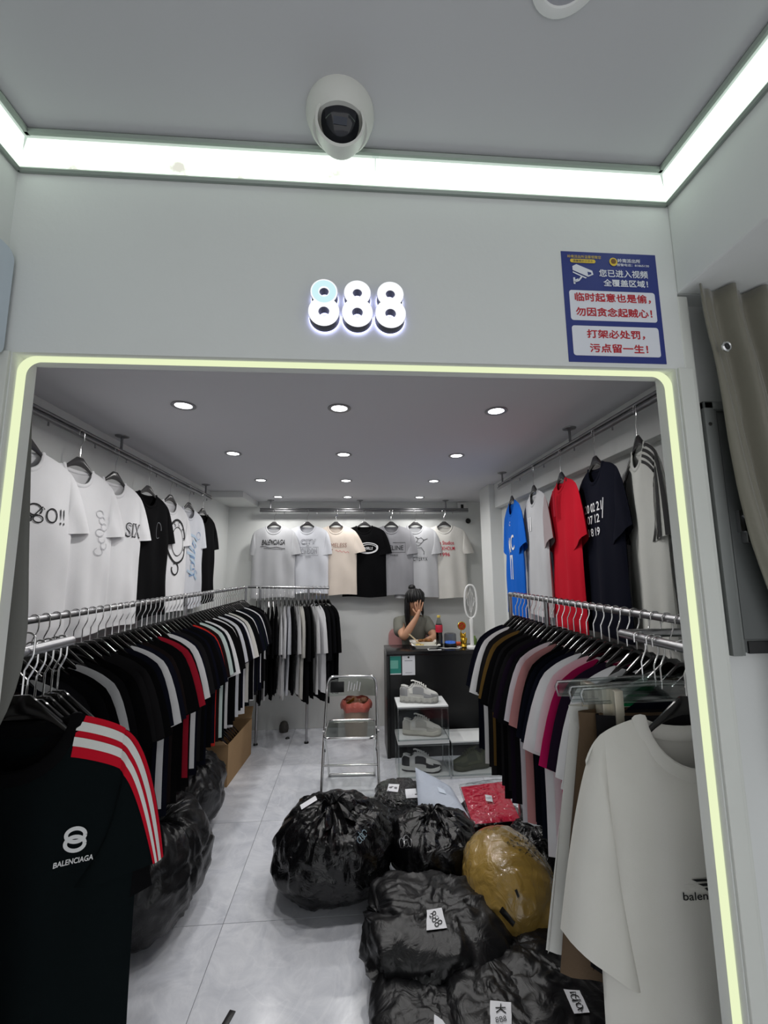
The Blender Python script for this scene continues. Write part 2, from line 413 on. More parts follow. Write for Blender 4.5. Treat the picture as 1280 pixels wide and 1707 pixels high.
# ---------------------------------------------------------------- 888 sign
def digit_prism(mb, cx, cz, s, y0, y1, grow=0.0, mi=0):
    """figure eight outline: two merged discs with two holes"""
    R1, R2 = .27*s+grow, .31*s+grow; c1, c2 = cz+.235*s, cz-.19*s; h1, h2 = max(.095*s-grow*.6, .002), max(.11*s-grow*.6, .002)
    d = c1-c2; zz = (d*d+R1*R1-R2*R2)/(2*d); wx = math.sqrt(max(R1*R1-zz*zz, 1e-6)); zi = c1-zz
    a1 = math.atan2(zi-c1, wx); a2 = math.atan2(zi-c2, wx)
    out = [(cx+R1*math.cos(a1+(PI-2*a1)*k/26), c1+R1*math.sin(a1+(PI-2*a1)*k/26)) for k in range(27)]
    out += [(cx+R2*math.cos(PI-a2+(PI+2*a2)*k/28), c2+R2*math.sin(PI-a2+(PI+2*a2)*k/28)) for k in range(1, 28)]
    cu = bpy.data.curves.new('tmp', 'CURVE'); cu.dimensions = '2D'; cu.fill_mode = 'BOTH'; cu.extrude = abs(y1-y0)/2
    for loop in (out, [(cx+h1*math.cos(2*PI*k/18), c1+h1*math.sin(2*PI*k/18)) for k in range(18)], [(cx+h2*math.cos(2*PI*k/18), c2+h2*math.sin(2*PI*k/18)) for k in range(18)]):
        sp = cu.splines.new('POLY'); sp.points.add(len(loop)-1); sp.use_cyclic_u = True
        for p, q in zip(sp.points, loop): p.co = (q[0], q[1], 0, 1)
    ob = bpy.data.objects.new('tmp', cu); COL.objects.link(ob)
    me = bpy.data.meshes.new_from_object(ob.evaluated_get(bpy.context.evaluated_depsgraph_get()))
    ym = (y0+y1)/2
    mb.add([(v.co.x, ym-v.co.z, v.co.y) for v in me.vertices], [tuple(p.vertices) for p in me.polygons], mi)
    bpy.data.objects.remove(ob); bpy.data.curves.remove(cu); bpy.data.meshes.remove(me)
sign = empty('shop_number_sign', (0.006, YF, 2.118), 0, 'three backlit white digits reading 888 on the facade above the door', 'sign')
M_DFACE = emit_mat('digit_face', (250, 252, 255), 1.05); M_DGLOW = emit_mat('digit_back_glow', (196, 200, 255), 3.2); M_DSIDE = mat('digit_side', (38, 38, 44), .4)
M_DCYAN = emit_mat('digit_face_cyan', (210, 245, 250), 1.0)
for k in range(3):
    cx = (k-1)*.0645
    b = MB(); digit_prism(b, cx, 0, .096, -.026, -.006); d = b.obj('digit', M_DSIDE, sign, smooth=False)
    b = MB(); digit_prism(b, cx, 0, .096, -.0285, -.0262); b.obj('digit_face', M_DFACE, d, smooth=False)
    b = MB(); digit_prism(b, cx, 0, .096, -.005, -.0025, grow=.0012); b.obj('glow_plate', M_DGLOW, d, smooth=False)
b = MB()
b.add([(-.0645+.018*math.cos(a)*q, -.0287, .0226+.018*math.sin(a)*q) for q in (.62, 1.3) for a in [2*PI*k/24 for k in range(24)]], [(k, (k+1) % 24, 24+(k+1) % 24, 24+k) for k in range(24)])
dg0 = [c for c in sign.children][0]
b.obj('tinted_patch', M_DCYAN, dg0, smooth=False)

# ---------------------------------------------------------------- police notice
def poster():
    w, h = .2105, .25
    e = empty('police_notice', (.5435, YF, 2.149), 0, 'blue notice with white panels and red Chinese lettering, taped on the facade', 'poster')
    fnl = lambda lay: (lambda x, z: (x, -.0012-.0004*lay, z))
    M_B = mat('notice_blue', (44, 56, 128), .45, var=(14, .06)); M_W = mat('notice_white', (228, 230, 238), .5); M_R = mat('notice_red', (186, 34, 48), .5)
    M_Y = mat('notice_yellow', (226, 196, 70), .5); M_N = mat('notice_navy', (30, 38, 88), .5)
    MB().box((-w/2, -.001, -h/2), (w/2, 0, h/2)).obj('sheet', M_B, e, smooth=False)
    for z0, z1 in ((-.033, .035), (-.111, -.045)):
        p = rrect(-w/2+.011, z0, w/2-.011, z1, .006)
        MB().add([fnl(1)(*q) for q in p], [tuple(range(len(p)))]).obj('panel', M_W, e, smooth=False, fixn=False)
    def T(txt, cx, cz, w_, h_, m, lay, bold=.0006, name='lettering'):
        b = MB()
        for k, (dx, dz) in enumerate(((0, 0), (bold, 0), (-bold, 0), (0, bold), (0, -bold)) if bold else ((0, 0),)):
            text_flat(b, txt, cx+dx, cz+dz, w=w_, h=h_, fn=fnl(lay+.06*k))
        b.obj(name, m, e, smooth=False, fixn=False)
    T('临时起意也是偷，', .0005, .0195, .166, .0195, M_R, 2)
    T('勿因贪念起贼心！', .0005, -.0135, .166, .0195, M_R, 2)
    T('打架必处罚，', .0, -.063, .125, .0185, M_R, 2)
    T('污点留一生！', .004, -.094, .125, .0185, M_R, 2)
    T('您已进入视频', .029, .0765, .108, .017, M_W, 2, .0004)
    T('全覆盖区域！', .032, .0545, .098, .016, M_W, 2, .0004)
    T('岭南派出所', .044, .1075, .050, .009, M_W, 2, .0002)
    T('报警电话：81865130', .052, .0975, .072, .0062, M_W, 2, .0001)
    T('岭南派出所温馨提醒您', -.055, .113, .074, .0072, M_Y, 2, .0)
    p = rrect(-.087, .0985, -.031, .1075, .0044)
    MB().add([fnl(2)(*q) for q in p], [tuple(range(len(p)))]).obj('pill', M_Y, e, smooth=False, fixn=False)
    T('温馨提示小卫士', -.059, .103, .044, .0055, M_N, 3, .0)
    # round police badge
    b = MB(); b.add([fnl(2)(.009+.009*math.cos(2*PI*k/20), .104+.0098*math.sin(2*PI*k/20)) for k in range(20)], [tuple(range(20))]); b.obj('badge', M_Y, e, smooth=False, fixn=False)
    b = MB(); b.add([fnl(3)(.009+.0058*math.cos(2*PI*k/20), .105+.006*math.sin(2*PI*k/20)) for k in range(20)], [tuple(range(20))]); b.obj('badge_centre', mat('badge_brown', (120, 84, 40), .5), e, smooth=False, fixn=False)
    # camera pictogram
    b = MB(); f2 = fnl(2)
    for poly in ([(-.083, .090), (-.074, .095), (-.040, .081), (-.038, .072), (-.050, .0665), (-.083, .081)], [(-.083, .078), (-.053, .0645), (-.056, .0622), (-.083, .075)],
                 [(-.062, .066), (-.070, .056), (-.081, .052), (-.081, .055), (-.072, .0585), (-.066, .067)], [(-.083, .049), (-.079, .049), (-.079, .064), (-.083, .064)], [(-.079, .059), (-.072, .062), (-.072, .058), (-.079, .055)]):
        b.add([f2(*q) for q in poly], [tuple(range(len(poly)))])
    b.obj('camera_pictogram', M_W, e, smooth=False, fixn=False)
    b = MB(); b.add([fnl(3)(*q) for q in [(-.051, .078), (-.043, .0765), (-.0425, .0725), (-.050, .070)]], [(0, 1, 2, 3)]); b.obj('lens_pictogram', M_B, e, smooth=False, fixn=False)
poster()

# ---------------------------------------------------------------- dome camera and ceiling lamp of the vestibule
def dome_camera():
    e = empty('dome_camera', (-.026, .672, VZ), 0, 'white ball security camera with black lens window on the entrance ceiling', 'camera')
    M_DC = mat('camera_shell', (214, 214, 208), .45, var=(30, .03))
    MB().lathe([(.062, 0), (.0625, -.010), (.060, -.017), (.056, -.030), (.050, -.037), (.0, -.037)], 40).obj('base', M_DC, e)
    ax = Vector((.03, -.82, -.58)).normalized(); q = Vector((0, 0, 1)).rotation_difference(ax).to_matrix().to_4x4()
    c = Vector((0, .004, -.030)); Mx = Matrix.Translation(c) @ q
    MB().ball(c, .044, 32, 18).obj('ball', M_DC, e)
    # hood: tube cut obliquely, longest at the lower front side
    def hood(r, k):
        def fn(u, v):
            a = 2*PI*u; ln = .050+.026*math.sin(a)*k
            return Mx @ Vector((r(v)*math.cos(a), r(v)*math.sin(a), .012+(ln-.012)*v))
        return fn
    b = MB(); b.grid(hood(lambda v: .0455-.002*v, -1), 40, 5, closeu=True); b.grid(hood(lambda v: .042-.003*v, -1), 40, 5, closeu=True)
    rim0 = [hood(lambda v: .0455-.002*v, -1)(k/40, 1) for k in range(40)]; rim1 = [hood(lambda v: .042-.003*v, -1)(k/40, 1) for k in range(40)]
    b.add(rim0+rim1, [(k, (k+1) % 40, 40+(k+1) % 40, 40+k) for k in range(40)])
    b.obj('hood', M_DC, e)
    gl = MB().lathe([(0.0, .0445), (.018, .0435), (.031, .037), (.034, .033)], 32, M=Mx, cap=False).obj('lens_window', mat('lens_black', (10, 12, 22), .08, spec=.7), e)
    MB().box((-.012, -.006, .0455), (.012, .005, .0462)).obj('sensor', mat('lens_sensor', (34, 42, 58), .3), gl).matrix_local = Mx
dome_camera()
def ceil_lamp():
    e = empty('recessed_ceiling_lamp', (.305, .462, VZ), 0, 'unlit round recessed lamp at the top edge of the entrance ceiling', 'lamp')
    MB().lathe([(.038, 0), (.052, 0), (.053, -.003), (.050, -.005), (.040, -.004), (.038, 0)], 40, cap=False).obj('ring', M_WHITEPL, e)
    MB().lathe([(0, -.001), (.040, -.001)], 40, cap=False).obj('diffuser', mat('unlit_diffuser', (170, 170, 176), .4), e)
ceil_lamp()

# board on the left entrance wall
b = MB().prism(rrect(.05, 2.0, .772, 2.212, .02), VX0+.001, VX0+.02, 'YZ')
tag(b.obj('wall_board', mat('pale_board', (198, 208, 218), .35), smooth=False), 'pale blue white board with rounded corners on the left entrance wall', 'board')

# ---------------------------------------------------------------- side recess: electric cabinet and curtain
def cabinet():
    e = empty('metal_cabinet', (.94, .82, 1.44), 0, 'dark grey metal wall cabinet with latch half hidden by the curtain', 'cabinet')
    Mg = mat('cabinet_grey', (122, 125, 123), .45, metal=.2); Mg2 = mat('cabinet_door_grey', (92, 95, 94), .5, metal=.2)
    x0 = at(1172, 668, Y=.777).x-.94; z1 = at(1172, 668, Y=.777).z-1.44; z0 = at(1218, 1095, Y=.777).z-1.44
    MB().box((x0+.005, -.033, z0+.005), (.3, 0, z1-.005)).obj('case', Mg2, e, smooth=False)
    b = MB().box((x0, -.043, z0), (x0+.022, -.025, z1), .003).box((x0, -.043, z1-.018), (.31, -.025, z1), .003)
    b.box((x0+.024, -.039, z0), (x0+.029, -.025, z1-.018), .001); b.obj('frame', Mg, e)
    d = MB().box((x0+.032, -.037, z0+.03), (.3, -.03, z1-.022), .002).obj('door', Mg2, e)
    MB().box((x0+.04, -.036, z0+.003), (.3, -.03, z0+.026), .001).obj('bottom_slot', M_BLACKPL, e)
    p = at(1242, 880, Y=.775); px, pz = p.x-.94, p.z-1.44
    b = MB().box((px-.010, -.046, pz-.008), (px+.001, -.037, pz+.036), .002).box((px-.004, -.052, pz-.03), (px+.016, -.037, pz-.006), .003).tube([(px-.004, -.048, pz+.026), (px+.010, -.052, pz+.008), (px+.012, -.052, pz-.012)], .003)
    b.obj('latch', M_STEEL, d)
    MB().lathe([(0, -.002), (.004, -.002), (.004, 0)], 10, M=Matrix.Translation((x0+.009, -.044, z1-.05)) @ Matrix.Rotation(PI/2, 4, 'X')).obj('screw', M_STEEL, e)
cabinet()
def curtain():
    ed = [(480, 1157), (520, 1163), (560, 1172), (600, 1184), (660, 1197), (740, 1212), (820, 1230), (900, 1252), (980, 1281), (1100, 1330)]
    yc = .752
    L = [at(x, y, Y=yc) for y, x in ed]; zs = [p.z for p in L][::-1]; xs = [p.x for p in L][::-1]
    zt, zb = 2.18, 1.2
    def fn(u, v):
        z = zb+(zt-zb)*v; xl = float(np.interp(z, zs, xs)); xr = 1.42
        x = xl+(xr-xl)*u
        y = yc+.014*math.sin(u*62+.7*math.sin(z*3)+z*2)*min(1, u*9+.25)+.005*math.sin(u*131+z*5)
        if u < .05: y -= .004*(1-u/.05)
        return (x, y, z)
    o = MB().grid(fn, 220, 34).obj('curtain', mat('curtain_taupe', (116, 113, 100), .42, sheen=.3, bump=(130, .12, 2, .003), var=(5, .1)))
    md = o.modifiers.new('thick', 'SOLIDIFY'); md.thickness = .002
    tag(o, 'grey taupe satin curtain swept aside at the right of the entrance', 'curtain')
    p = at(1207, 580, Y=yc-.02)
    M = Matrix.Translation((p.x, yc-.024, p.z)) @ Matrix.Rotation(PI/2, 4, 'X') @ Matrix.Rotation(.15, 4, 'Y')
    MB().lathe([(.0068, -.001), (.0105, -.001), (.011, .002), (.009, .004), (.0068, .003), (.0068, -.001)], 24, M=M, cap=False).obj('eyelet', M_CHROME, o)
    MB().lathe([(0, .0), (.007, .0)], 24, M=M, cap=False).obj('eyelet_hole', M_BLACKPL, o)
curtain()

# ---------------------------------------------------------------- downlights of the shop ceiling
dl_x = (-.778, -.07, .681); dl_y = (1.89, 2.685, 3.495, 4.30)
rown = ('nearest', 'second', 'third', 'farthest'); coln = ('left', 'middle', 'right')
ring_me = MB().lathe([(.036, .001), (.043, 0), (.052, -.001), (.054, -.004), (.050, -.006), (.038, -.004), (.036, .001)], 32, cap=False).mesh('ring', mat('downlight_ring', (150, 150, 152), .4, metal=.3))
disc_me = MB().lathe([(0, -.0025), (.037, -.0025)], 32, cap=False).mesh('lens', emit_mat('downlight_lens', (252, 252, 255), 9.0), fixn=False)
for j, y in enumerate(dl_y):
    for i, x in enumerate(dl_x):
        e = empty('downlight', (x, y, ZC), 0, 'lit round downlight, %s of three in the %s row from the shop front' % (coln[i], rown[j]), 'light', 'recessed ceiling downlights')
        link(bpy.data.objects.new('ring', ring_me), e); link(bpy.data.objects.new('lens', disc_me), e)
        ld = bpy.data.lights.new('lamp', 'SPOT'); ld.energy = DOWNLIGHT_W; ld.spot_size = math.radians(168); ld.spot_blend = .8; ld.shadow_soft_size = .035; ld.color = (1, .985, .96)
        lo = bpy.data.objects.new('lamp', ld); lo.location = (0, 0, -.012); link(lo, e)
# ================================================================ GARMENTS
class Tee:
    def __init__(s, hw=.245, L=.72, nw=.085, sd=.055, nd=.085, bd=.018, sl=.22, sa=(30, 30), sw=.18, ca=28, T=.035, fold=.012, ts=.018, seed=0, arm=.2, flare=0.0, kf=1.0, hemw=.006):
        s.__dict__.update(hw=hw, L=L, nw=nw, sd=sd, nd=nd, bd=bd, sl=sl, sa=sa, sw=sw, ca=ca, T=T, fold=fold, ts=ts, arm=arm, flare=flare, kf=kf, hemw=hemw)
        r = np.random.default_rng(seed+77); s.p = r.uniform(0, 6.28, 16); s.k = r.uniform(.8, 1.25, 6)
    def ztop(s, x, back=False):
        x = np.abs(np.asarray(x, float)); d = s.bd if back else s.nd
        neck = -d*np.sqrt(np.clip(1-(x/s.nw)**2, 0, 1))
        tt = np.clip((x-s.nw)/(s.hw-s.nw), 0, 1.3); sh = -s.sd*tt**1.25-.045*tt**6
        return np.where(x < s.nw, neck, sh)
    def hem(s, x):
        return -s.L+s.hemw*np.sin(np.asarray(x)*14+s.p[9])
    def yv(s, x, v, back=False):
        x = np.asarray(x, float); S = np.clip(x/s.hw, -1, 1); o = 8 if back else 0
        tn = .4*s.T*np.sqrt(np.clip(1-(x/s.nw)**2, 0, 1))+.0
        t = s.T*np.sqrt(np.clip(1-S**2, 0, 1))*(1-v**14)*(.6+.4*(1-v))+tn*v**4
        f = (1-v)**.8
        d = s.fold*f*(.6*np.sin(S*5.2*s.k[0]*s.kf+s.p[o]+.7*np.sin(v*3+s.p[o+1]))+.4*np.sin(S*11*s.k[1]*s.kf+s.p[o+2]+v*1.2))
        d = d+.55*s.fold*np.sin(S*4*s.k[2]+v*10*np.where(S > 0, 1, -1)+s.p[o+3])*4*v*(1-v)*np.abs(S)
        d = d*np.sqrt(np.clip(1-S**4, 0, 1))
        y = np.maximum(t+d, .25*t)
        return y if back else -y
    def xs(s, x, v): return x*(1+s.flare*(1-v)-.02*np.sin(v*PI))
    def pt(s, x, v, back=False):
        zt = s.ztop(x, back); zh = s.hem(x); z = zh+(zt-zh)*v
        return np.stack([s.xs(x, v), s.yv(x, v, back), z], -1)
    def front(s, x, z, off=.0025):
        zt = float(s.ztop(x)); zh = float(s.hem(x)); v = min(max((z-zh)/(zt-zh), 0), 1)
        return (float(s.xs(x, v)), float(s.yv(x, v))-off, z)
    def sleeve(s, side, u, v, back=False, off=0.0):
        a = math.radians(s.sa[0 if side < 0 else 1]); c = math.radians(s.ca)
        x0 = s.hw*.82; S0 = np.array([x0, float(s.ztop(x0))]); S1 = np.array([s.hw+.012, -s.sd-.012])
        Et = S1+s.sl*np.array([math.sin(a), -math.cos(a)])
        A = np.array([s.hw*.84, -s.sd-s.arm]); Eb = Et+s.sw*np.array([-math.cos(c), -math.sin(c)])
        u = np.asarray(u, float)[..., None]; v = np.asarray(v, float)[..., None]
        Sm = S1+np.array([.0, .004]); tp = (1-u)**2*S0+2*u*(1-u)*Sm+u*u*Et
        bt = A+(Eb-A)*u
        q = tp+(bt-tp)*v
        uu = u[..., 0]; vv = v[..., 0]
        t = s.ts*np.sqrt(np.clip(1-(2*vv-1)**2, 0, 1))*(.75+.45*uu)*np.minimum(1, .4+2.4*uu)+s.fold*.45*np.sin(vv*8+uu*3+s.p[4+(side > 0)])*uu*np.sin(PI*vv)
        y = (t+off)*(1 if back else -1)
        return np.stack([q[..., 0]*side, y, q[..., 1]], -1)
    def build(s, name, mats, nx=15, nn=9, nz=22, nu=9, nv=9, sleeves=True, sleeve_mi=0, mesh_only=False, parent=None):
        b = MB()
        X = np.concatenate([np.linspace(-s.hw, -s.nw, nx), np.linspace(-s.nw, s.nw, nn)[1:-1], np.linspace(s.nw, s.hw, nx)])
        V = np.linspace(0, 1, nz)**.8
        n = len(X)
        for bk in (False, True):
            xx, vv = np.meshgrid(X, V, indexing='ij')
            P = s.pt(xx, vv, bk).reshape(-1, 3)
            fs = [(i*nz+j, (i+1)*nz+j, (i+1)*nz+j+1, i*nz+j+1) for i in range(n-1) for j in range(nz-1)]
            if bk: fs = [tuple(reversed(f)) for f in fs]
            b.add(P.tolist(), fs)
        if sleeves:
            U = np.linspace(0, 1, nu); W = np.linspace(0, 1, nv)
            for side in (-1, 1):
                for bk in (False, True):
                    uu, vv = np.meshgrid(U, W, indexing='ij'); P = s.sleeve(side, uu, vv, bk).reshape(-1, 3)
                    fs = [(i*nv+j, (i+1)*nv+j, (i+1)*nv+j+1, i*nv+j+1) for i in range(nu-1) for j in range(nv-1)]
                    if (side > 0) == (not bk): fs = [tuple(reversed(f)) for f in fs]
                    b.add(P.tolist(), fs, sleeve_mi)
        if mesh_only: return b.mesh(name, mats, fixn=False, merge=True, angle=75)
        return b.obj(name, mats, parent, fixn=False, merge=True, angle=75)
    def collar(s, parent, m, cw=.02):
        X = s.nw*np.cos(np.linspace(PI, 0, 17)); pts = []
        for x in X: p = s.pt(np.array(x), np.array(1.0)); pts.append((p[0], p[1]-.002, p[2]))
        for x in X[::-1][1:-1]: p = s.pt(np.array(x), np.array(1.0), True); pts.append((p[0], p[1]+.002, p[2]))
        return MB().tube(pts, cw/2, 8, closed=True, flat=(1, .4, 1)).obj('collar', m, parent)
    def band(s, side, a0, a1, parent, m, name='stripe', w0=0.0, n=22, uend=1.0, off=.002, back=False, taper=0.0):
        """strip along the shoulder seam and down the sleeve; a0,a1 = distance below the seam in metres"""
        b = MB(); rows = []
        for k in range(n+1):
            x = s.nw*1.03+(s.hw*.83-s.nw*1.03)*k/n; r = []
            if x < s.nw*1.03+w0*(s.hw-s.nw): continue
            for q in (0, .5, 1):
                z = float(s.ztop(x))-(a0+(a1-a0)*q)
                p = s.front(x, z, off) if not back else (x, -s.front(x, z, off)[1], z)
                r.append((p[0]*side, p[1], p[2]))
            rows.append(r)
        for k in range(n+1):
            u = .02+(uend-.02)*k/n; nar = 1-taper*k/n
            rows.append([tuple(s.sleeve(side, u, min(1, max(0, nar*(a0+(a1-a0)*q)/s.arm)), back, off)) for q in (0, .5, 1)])
        vs = [p for r in rows for p in r]; fs = []
        for i in range(len(rows)-1):
            for j in range(2): fs.append((i*3+j, (i+1)*3+j, (i+1)*3+j+1, i*3+j+1))
        b.add(vs, fs)
        return b.obj(name, m, parent, fixn=False)
    def fn(s, off=.003):
        return lambda x, z: s.front(x, z, off)
def tprint(tee, o, m, items, name='print'):
    """items: ('T',txt,cx,cz,w,h,bold,italic,rot) or ('S',pts,width)"""
    b = MB(); f = tee.fn()
    for it in items:
        if it[0] == 'T':
            a = list(it[1:])+[0]*(9-len(it)); text_flat(b, a[0], a[1], a[2], w=a[3], h=a[4], bold=a[5], italic=a[6], rot=a[7], fn=f)
        else: stroke(b, it[1], it[2], f)
    return b.obj(name, m, o, smooth=False, fixn=False)
def outline_box(x0, z0, x1, z1): return [(x0, z0), (x1, z0), (x1, z1), (x0, z1), (x0, z0)]

FAB = {k: fabric(k, c) for k, c in {
    'black': (10, 10, 12), 'black2': (17, 17, 20), 'navy': (15, 17, 29), 'charcoal': (30, 29, 31), 'brownblack': (30, 23, 23), 'teal': (10, 17, 19), 'purple': (30, 20, 36),
    'white': (226, 226, 228), 'offwhite': (214, 212, 206), 'cool': (204, 206, 212), 'grey': (146, 146, 150), 'lightgrey': (186, 187, 190), 'cream': (216, 204, 192), 'red': (190, 26, 44),
    'crimson': (158, 28, 46), 'orange': (206, 52, 44), 'mint': (196, 212, 208), 'pink': (198, 138, 138), 'olive': (104, 80, 40), 'magenta': (190, 26, 92), 'green': (18, 124, 74),
    'blue': (26, 98, 196), 'brown': (98, 76, 50), 'mauve': (160, 148, 150), 'stone': (196, 197, 192)}.items()}

# ---------------------------------------------------------------- hangers
RAIL_UP = .165      # rail centre above the neck point of a hung garment
def hanger_meshes(tag_, m):
    b = MB(); n = 21; vs = []; fs = []; seg = 10
    for i in range(n):
        x = -.168+.336*i/(n-1); a = abs(x)/.168
        zt_ = .050-.85*max(0, abs(x)-.016); zb_ = max(.006-4.2*x*x, zt_-.046+.018*a); zc = (zt_+zb_)/2; h = (zt_-zb_)/2; t = .0062-.0028*a
        if i in (0, n-1): h *= .6; t *= .6
        for k in range(seg):
            an = 2*PI*k/seg; vs.append((x, t*math.copysign(abs(math.cos(an))**.7, math.cos(an))-.001*a*a, zc+h*math.copysign(abs(math.sin(an))**.8, math.sin(an))))
    for i in range(n-1):
        for k in range(seg): fs.append((i*seg+k, i*seg+(k+1) % seg, (i+1)*seg+(k+1) % seg, (i+1)*seg+k))
    fs += [tuple(range(seg)), tuple(range((n-1)*seg, n*seg))]
    b.add(vs, fs)
    return b.mesh('hanger_'+tag_, m)
H_BLACK = hanger_meshes('black', M_HANGER); H_GREY = hanger_meshes('grey', M_HGREY)
_R = .0155
_hk = [(0, 0, .046), (0, 0, .100), (.004, 0, .108), (_R-.002, 0, .128), (_R, 0, .136), (_R, 0, RAIL_UP)]
_hk += [(_R*math.cos(a), 0, RAIL_UP+_R*math.sin(a)) for a in [PI*k/10 for k in range(1, 11)]]+[(-_R, 0, RAIL_UP-.012)]
H_HOOK = MB().tube(_hk, .0021, 6).mesh('hook', M_CHROME)
def hanger(loc, rz, label, group, me=None):
    o = bpy.data.objects.new('clothes_hanger', me or H_BLACK); o.location = loc; o.rotation_euler = (0, 0, rz); link(o)
    tag(o, label, 'hanger', group)
    link(bpy.data.objects.new('hook', H_HOOK), o)
    return o

# ---------------------------------------------------------------- ceiling hung rails
def ceiling_rail(name, p0, p1, posts, pegs, label, peg_dir):
    """double tube rail hung on flanged drops; pegs: positions along the rail, peg_dir away from wall"""
    p0 = Vector(p0); p1 = Vector(p1); c = (p0+p1)/2
    e = empty(name, c, 0, label, 'rail', 'ceiling hung display rails')
    d = Vector(peg_dir)
    MB().tube([p0-c, p1-c], .0125, 12).obj('tube', M_DSTEEL, e)
    MB().tube([p0-c-d*.0+Vector((0, 0, .024)), p1-c+Vector((0, 0, .024))], .009, 10).obj('tube', M_DSTEEL, e)
    for q in posts:
        t = Vector(q)-c; b = MB().tube([t+Vector((0, 0, .02)), (t.x, t.y, ZC-c.z-.004)], .007, 8)
        g = b.obj('drop_rod', M_DSTEEL, e)
        MB().lathe([(.0, -.006), (.012, -.012), (.034, -.005), (.036, 0)], 20, M=Matrix.Translation((t.x, t.y, ZC-c.z-.0005))).obj('flange', M_DSTEEL, g)
    for q in pegs:
        t = Vector(q)-c
        MB().tube([t+Vector((0, 0, -.008)), t+Vector((0, 0, -.03))], .0035, 6).obj('peg', M_DSTEEL, e)
UZ = 2.252
lrail_y = [1.66, 1.985, 2.275, 2.64, 2.955, 3.285, 3.585]
ceiling_rail('display_rail', (-1.29, .98, UZ), (-1.29, 3.82, UZ), [(-1.29, 1.3, UZ), (-1.29, 2.355, UZ), (-1.29, 3.69, UZ)], [(-1.29, y+.14, UZ) for y in lrail_y], 'steel double tube rail hung from the ceiling along the left wall', (1, 0, 0))
rrail_y = [2.955, 2.576, 2.214, 1.881, 1.575]
ceiling_rail('display_rail', (1.165, 1.0, UZ), (1.165, 3.26, UZ), [(1.165, 1.35, UZ), (1.165, 2.12, UZ), (1.165, 3.17, UZ)], [(1.165, y-.13, UZ) for y in rrail_y], 'steel double tube rail hung from the ceiling along the right wall', (-1, 0, 0))
brail_x = [-.845, -.5, -.195, .106, .397, .658, .974]
UZB = 2.24
ceiling_rail('display_rail', (-1.0, 4.5, UZB), (1.25, 4.5, UZB), [(at(451, 845, Y=4.5).x, 4.5, UZB), (at(600, 845, Y=4.5).x, 4.5, UZB), (at(743, 845, Y=4.5).x, 4.5, UZB)], [(x+.1, 4.5, UZB) for x in brail_x], 'steel double tube rail hung from the ceiling in front of the back wall', (0, -1, 0))

# ---------------------------------------------------------------- displayed shirts
def display(tee, loc, rz, m, label, sleeve_m=None, cm=None, hm=None, tilt=0.0, hlabel=None):
    o = tee.build('tee_shirt', [m, sleeve_m] if sleeve_m else m, sleeve_mi=1 if sleeve_m else 0)
    o.location = loc; o.rotation_euler = (0, tilt, rz); tag(o, label, 'shirt')
    tee.collar(o, cm or m, .018)
    hanger(loc, rz, hlabel, 'hangers of the displayed shirts', hm or H_GREY)
    return o
PR_BLACK = mat('print_black', (22, 22, 24), .8); PR_WHITE = mat('print_white', (224, 224, 226), .8); PR_GREY = mat('print_grey', (128, 130, 136), .8); PR_RED = mat('print_red', (196, 32, 60), .8)
PR_FAINT = mat('print_faint', (188, 188, 192), .8); PR_BLUE = mat('print_blue', (120, 150, 190), .8); PR_BROWN = mat('print_brown', (150, 112, 100), .8); PR_LBLUE = mat('print_lightblue', (176, 196, 214), .8)
NZ = UZ-RAIL_UP
rot_l = math.radians(90-7)
specs = [
    (Tee(seed=1, hw=.27, L=.78, sl=.25, sa=(20, 21), ca=6, fold=.018), 'white', 'white tee with black loops and O!! print, nearest on the left wall rail'),
    (Tee(seed=2, hw=.255, L=.76, sl=.24, sa=(20, 21), ca=6, fold=.018), 'white', 'white tee with faint pale lace print, second on the left wall rail'),
    (Tee(seed=3, hw=.255, L=.76, sl=.24, sa=(20, 22), ca=6, fold=.018), 'white', 'white tee with outlined A SIX lettering on the left wall rail'),
    (Tee(seed=4, hw=.25, L=.75, sl=.23, sa=(18, 18), ca=8, fold=.016), 'black', 'black tee between two white tees on the left wall rail'),
    (Tee(seed=5, hw=.25, L=.75, sl=.22, sa=(18, 16), ca=8, fold=.016), 'white', 'white tee with round black emblem on the left wall rail'),
    (Tee(seed=6, hw=.25, L=.75, sl=.22, sa=(18, 14), ca=8, fold=.016), 'cool', 'white tee with blue graphic on the left wall rail'),
    (Tee(seed=7, hw=.25, L=.74, sl=.22, sa=(18, 16), ca=8, fold=.016), 'black', 'black tee at the far end of the left wall rail')]
LT = []
ORD = ['first', 'second', 'third', 'fourth', 'fifth', 'sixth', 'seventh', 'eighth', 'ninth', 'tenth']
for i, ((t, f, lab), y) in enumerate(zip(specs, lrail_y)):
    LT.append((t, display(t, (-1.268, y, NZ), rot_l, FAB[f], lab, hlabel=ORD[i]+' grey hanger from the shop front on the left wall rail')))
t, o = LT[0]; z = -.25; q0 = -.01
tprint(t, o, PR_BLACK, [('S', arc(q0+.055, z+.015, .032, .022, -40, 300), .006), ('S', arc(q0+.075, z-.02, .022, .014, 0, 360), .005), ('S', arc(q0+.03, z-.022, .018, .012, 30, 360), .005), ('S', [(q0+.035, z-.03), (q0+.09, z+.03), (q0+.1, z+.02)], .005),
                        ('T', 'O', q0+.135, z, .055, .062, -.012), ('T', '!', q0+.182, z, .007, .066), ('T', '!', q0+.203, z, .007, .066)])
t, o = LT[1]
tprint(t, o, PR_FAINT, [('S', arc(.15+.02*(k % 3-1), -.2-.03*k, .03, .018, 20*k, 300+20*k, 12), .004) for k in range(7)])
t, o = LT[2]
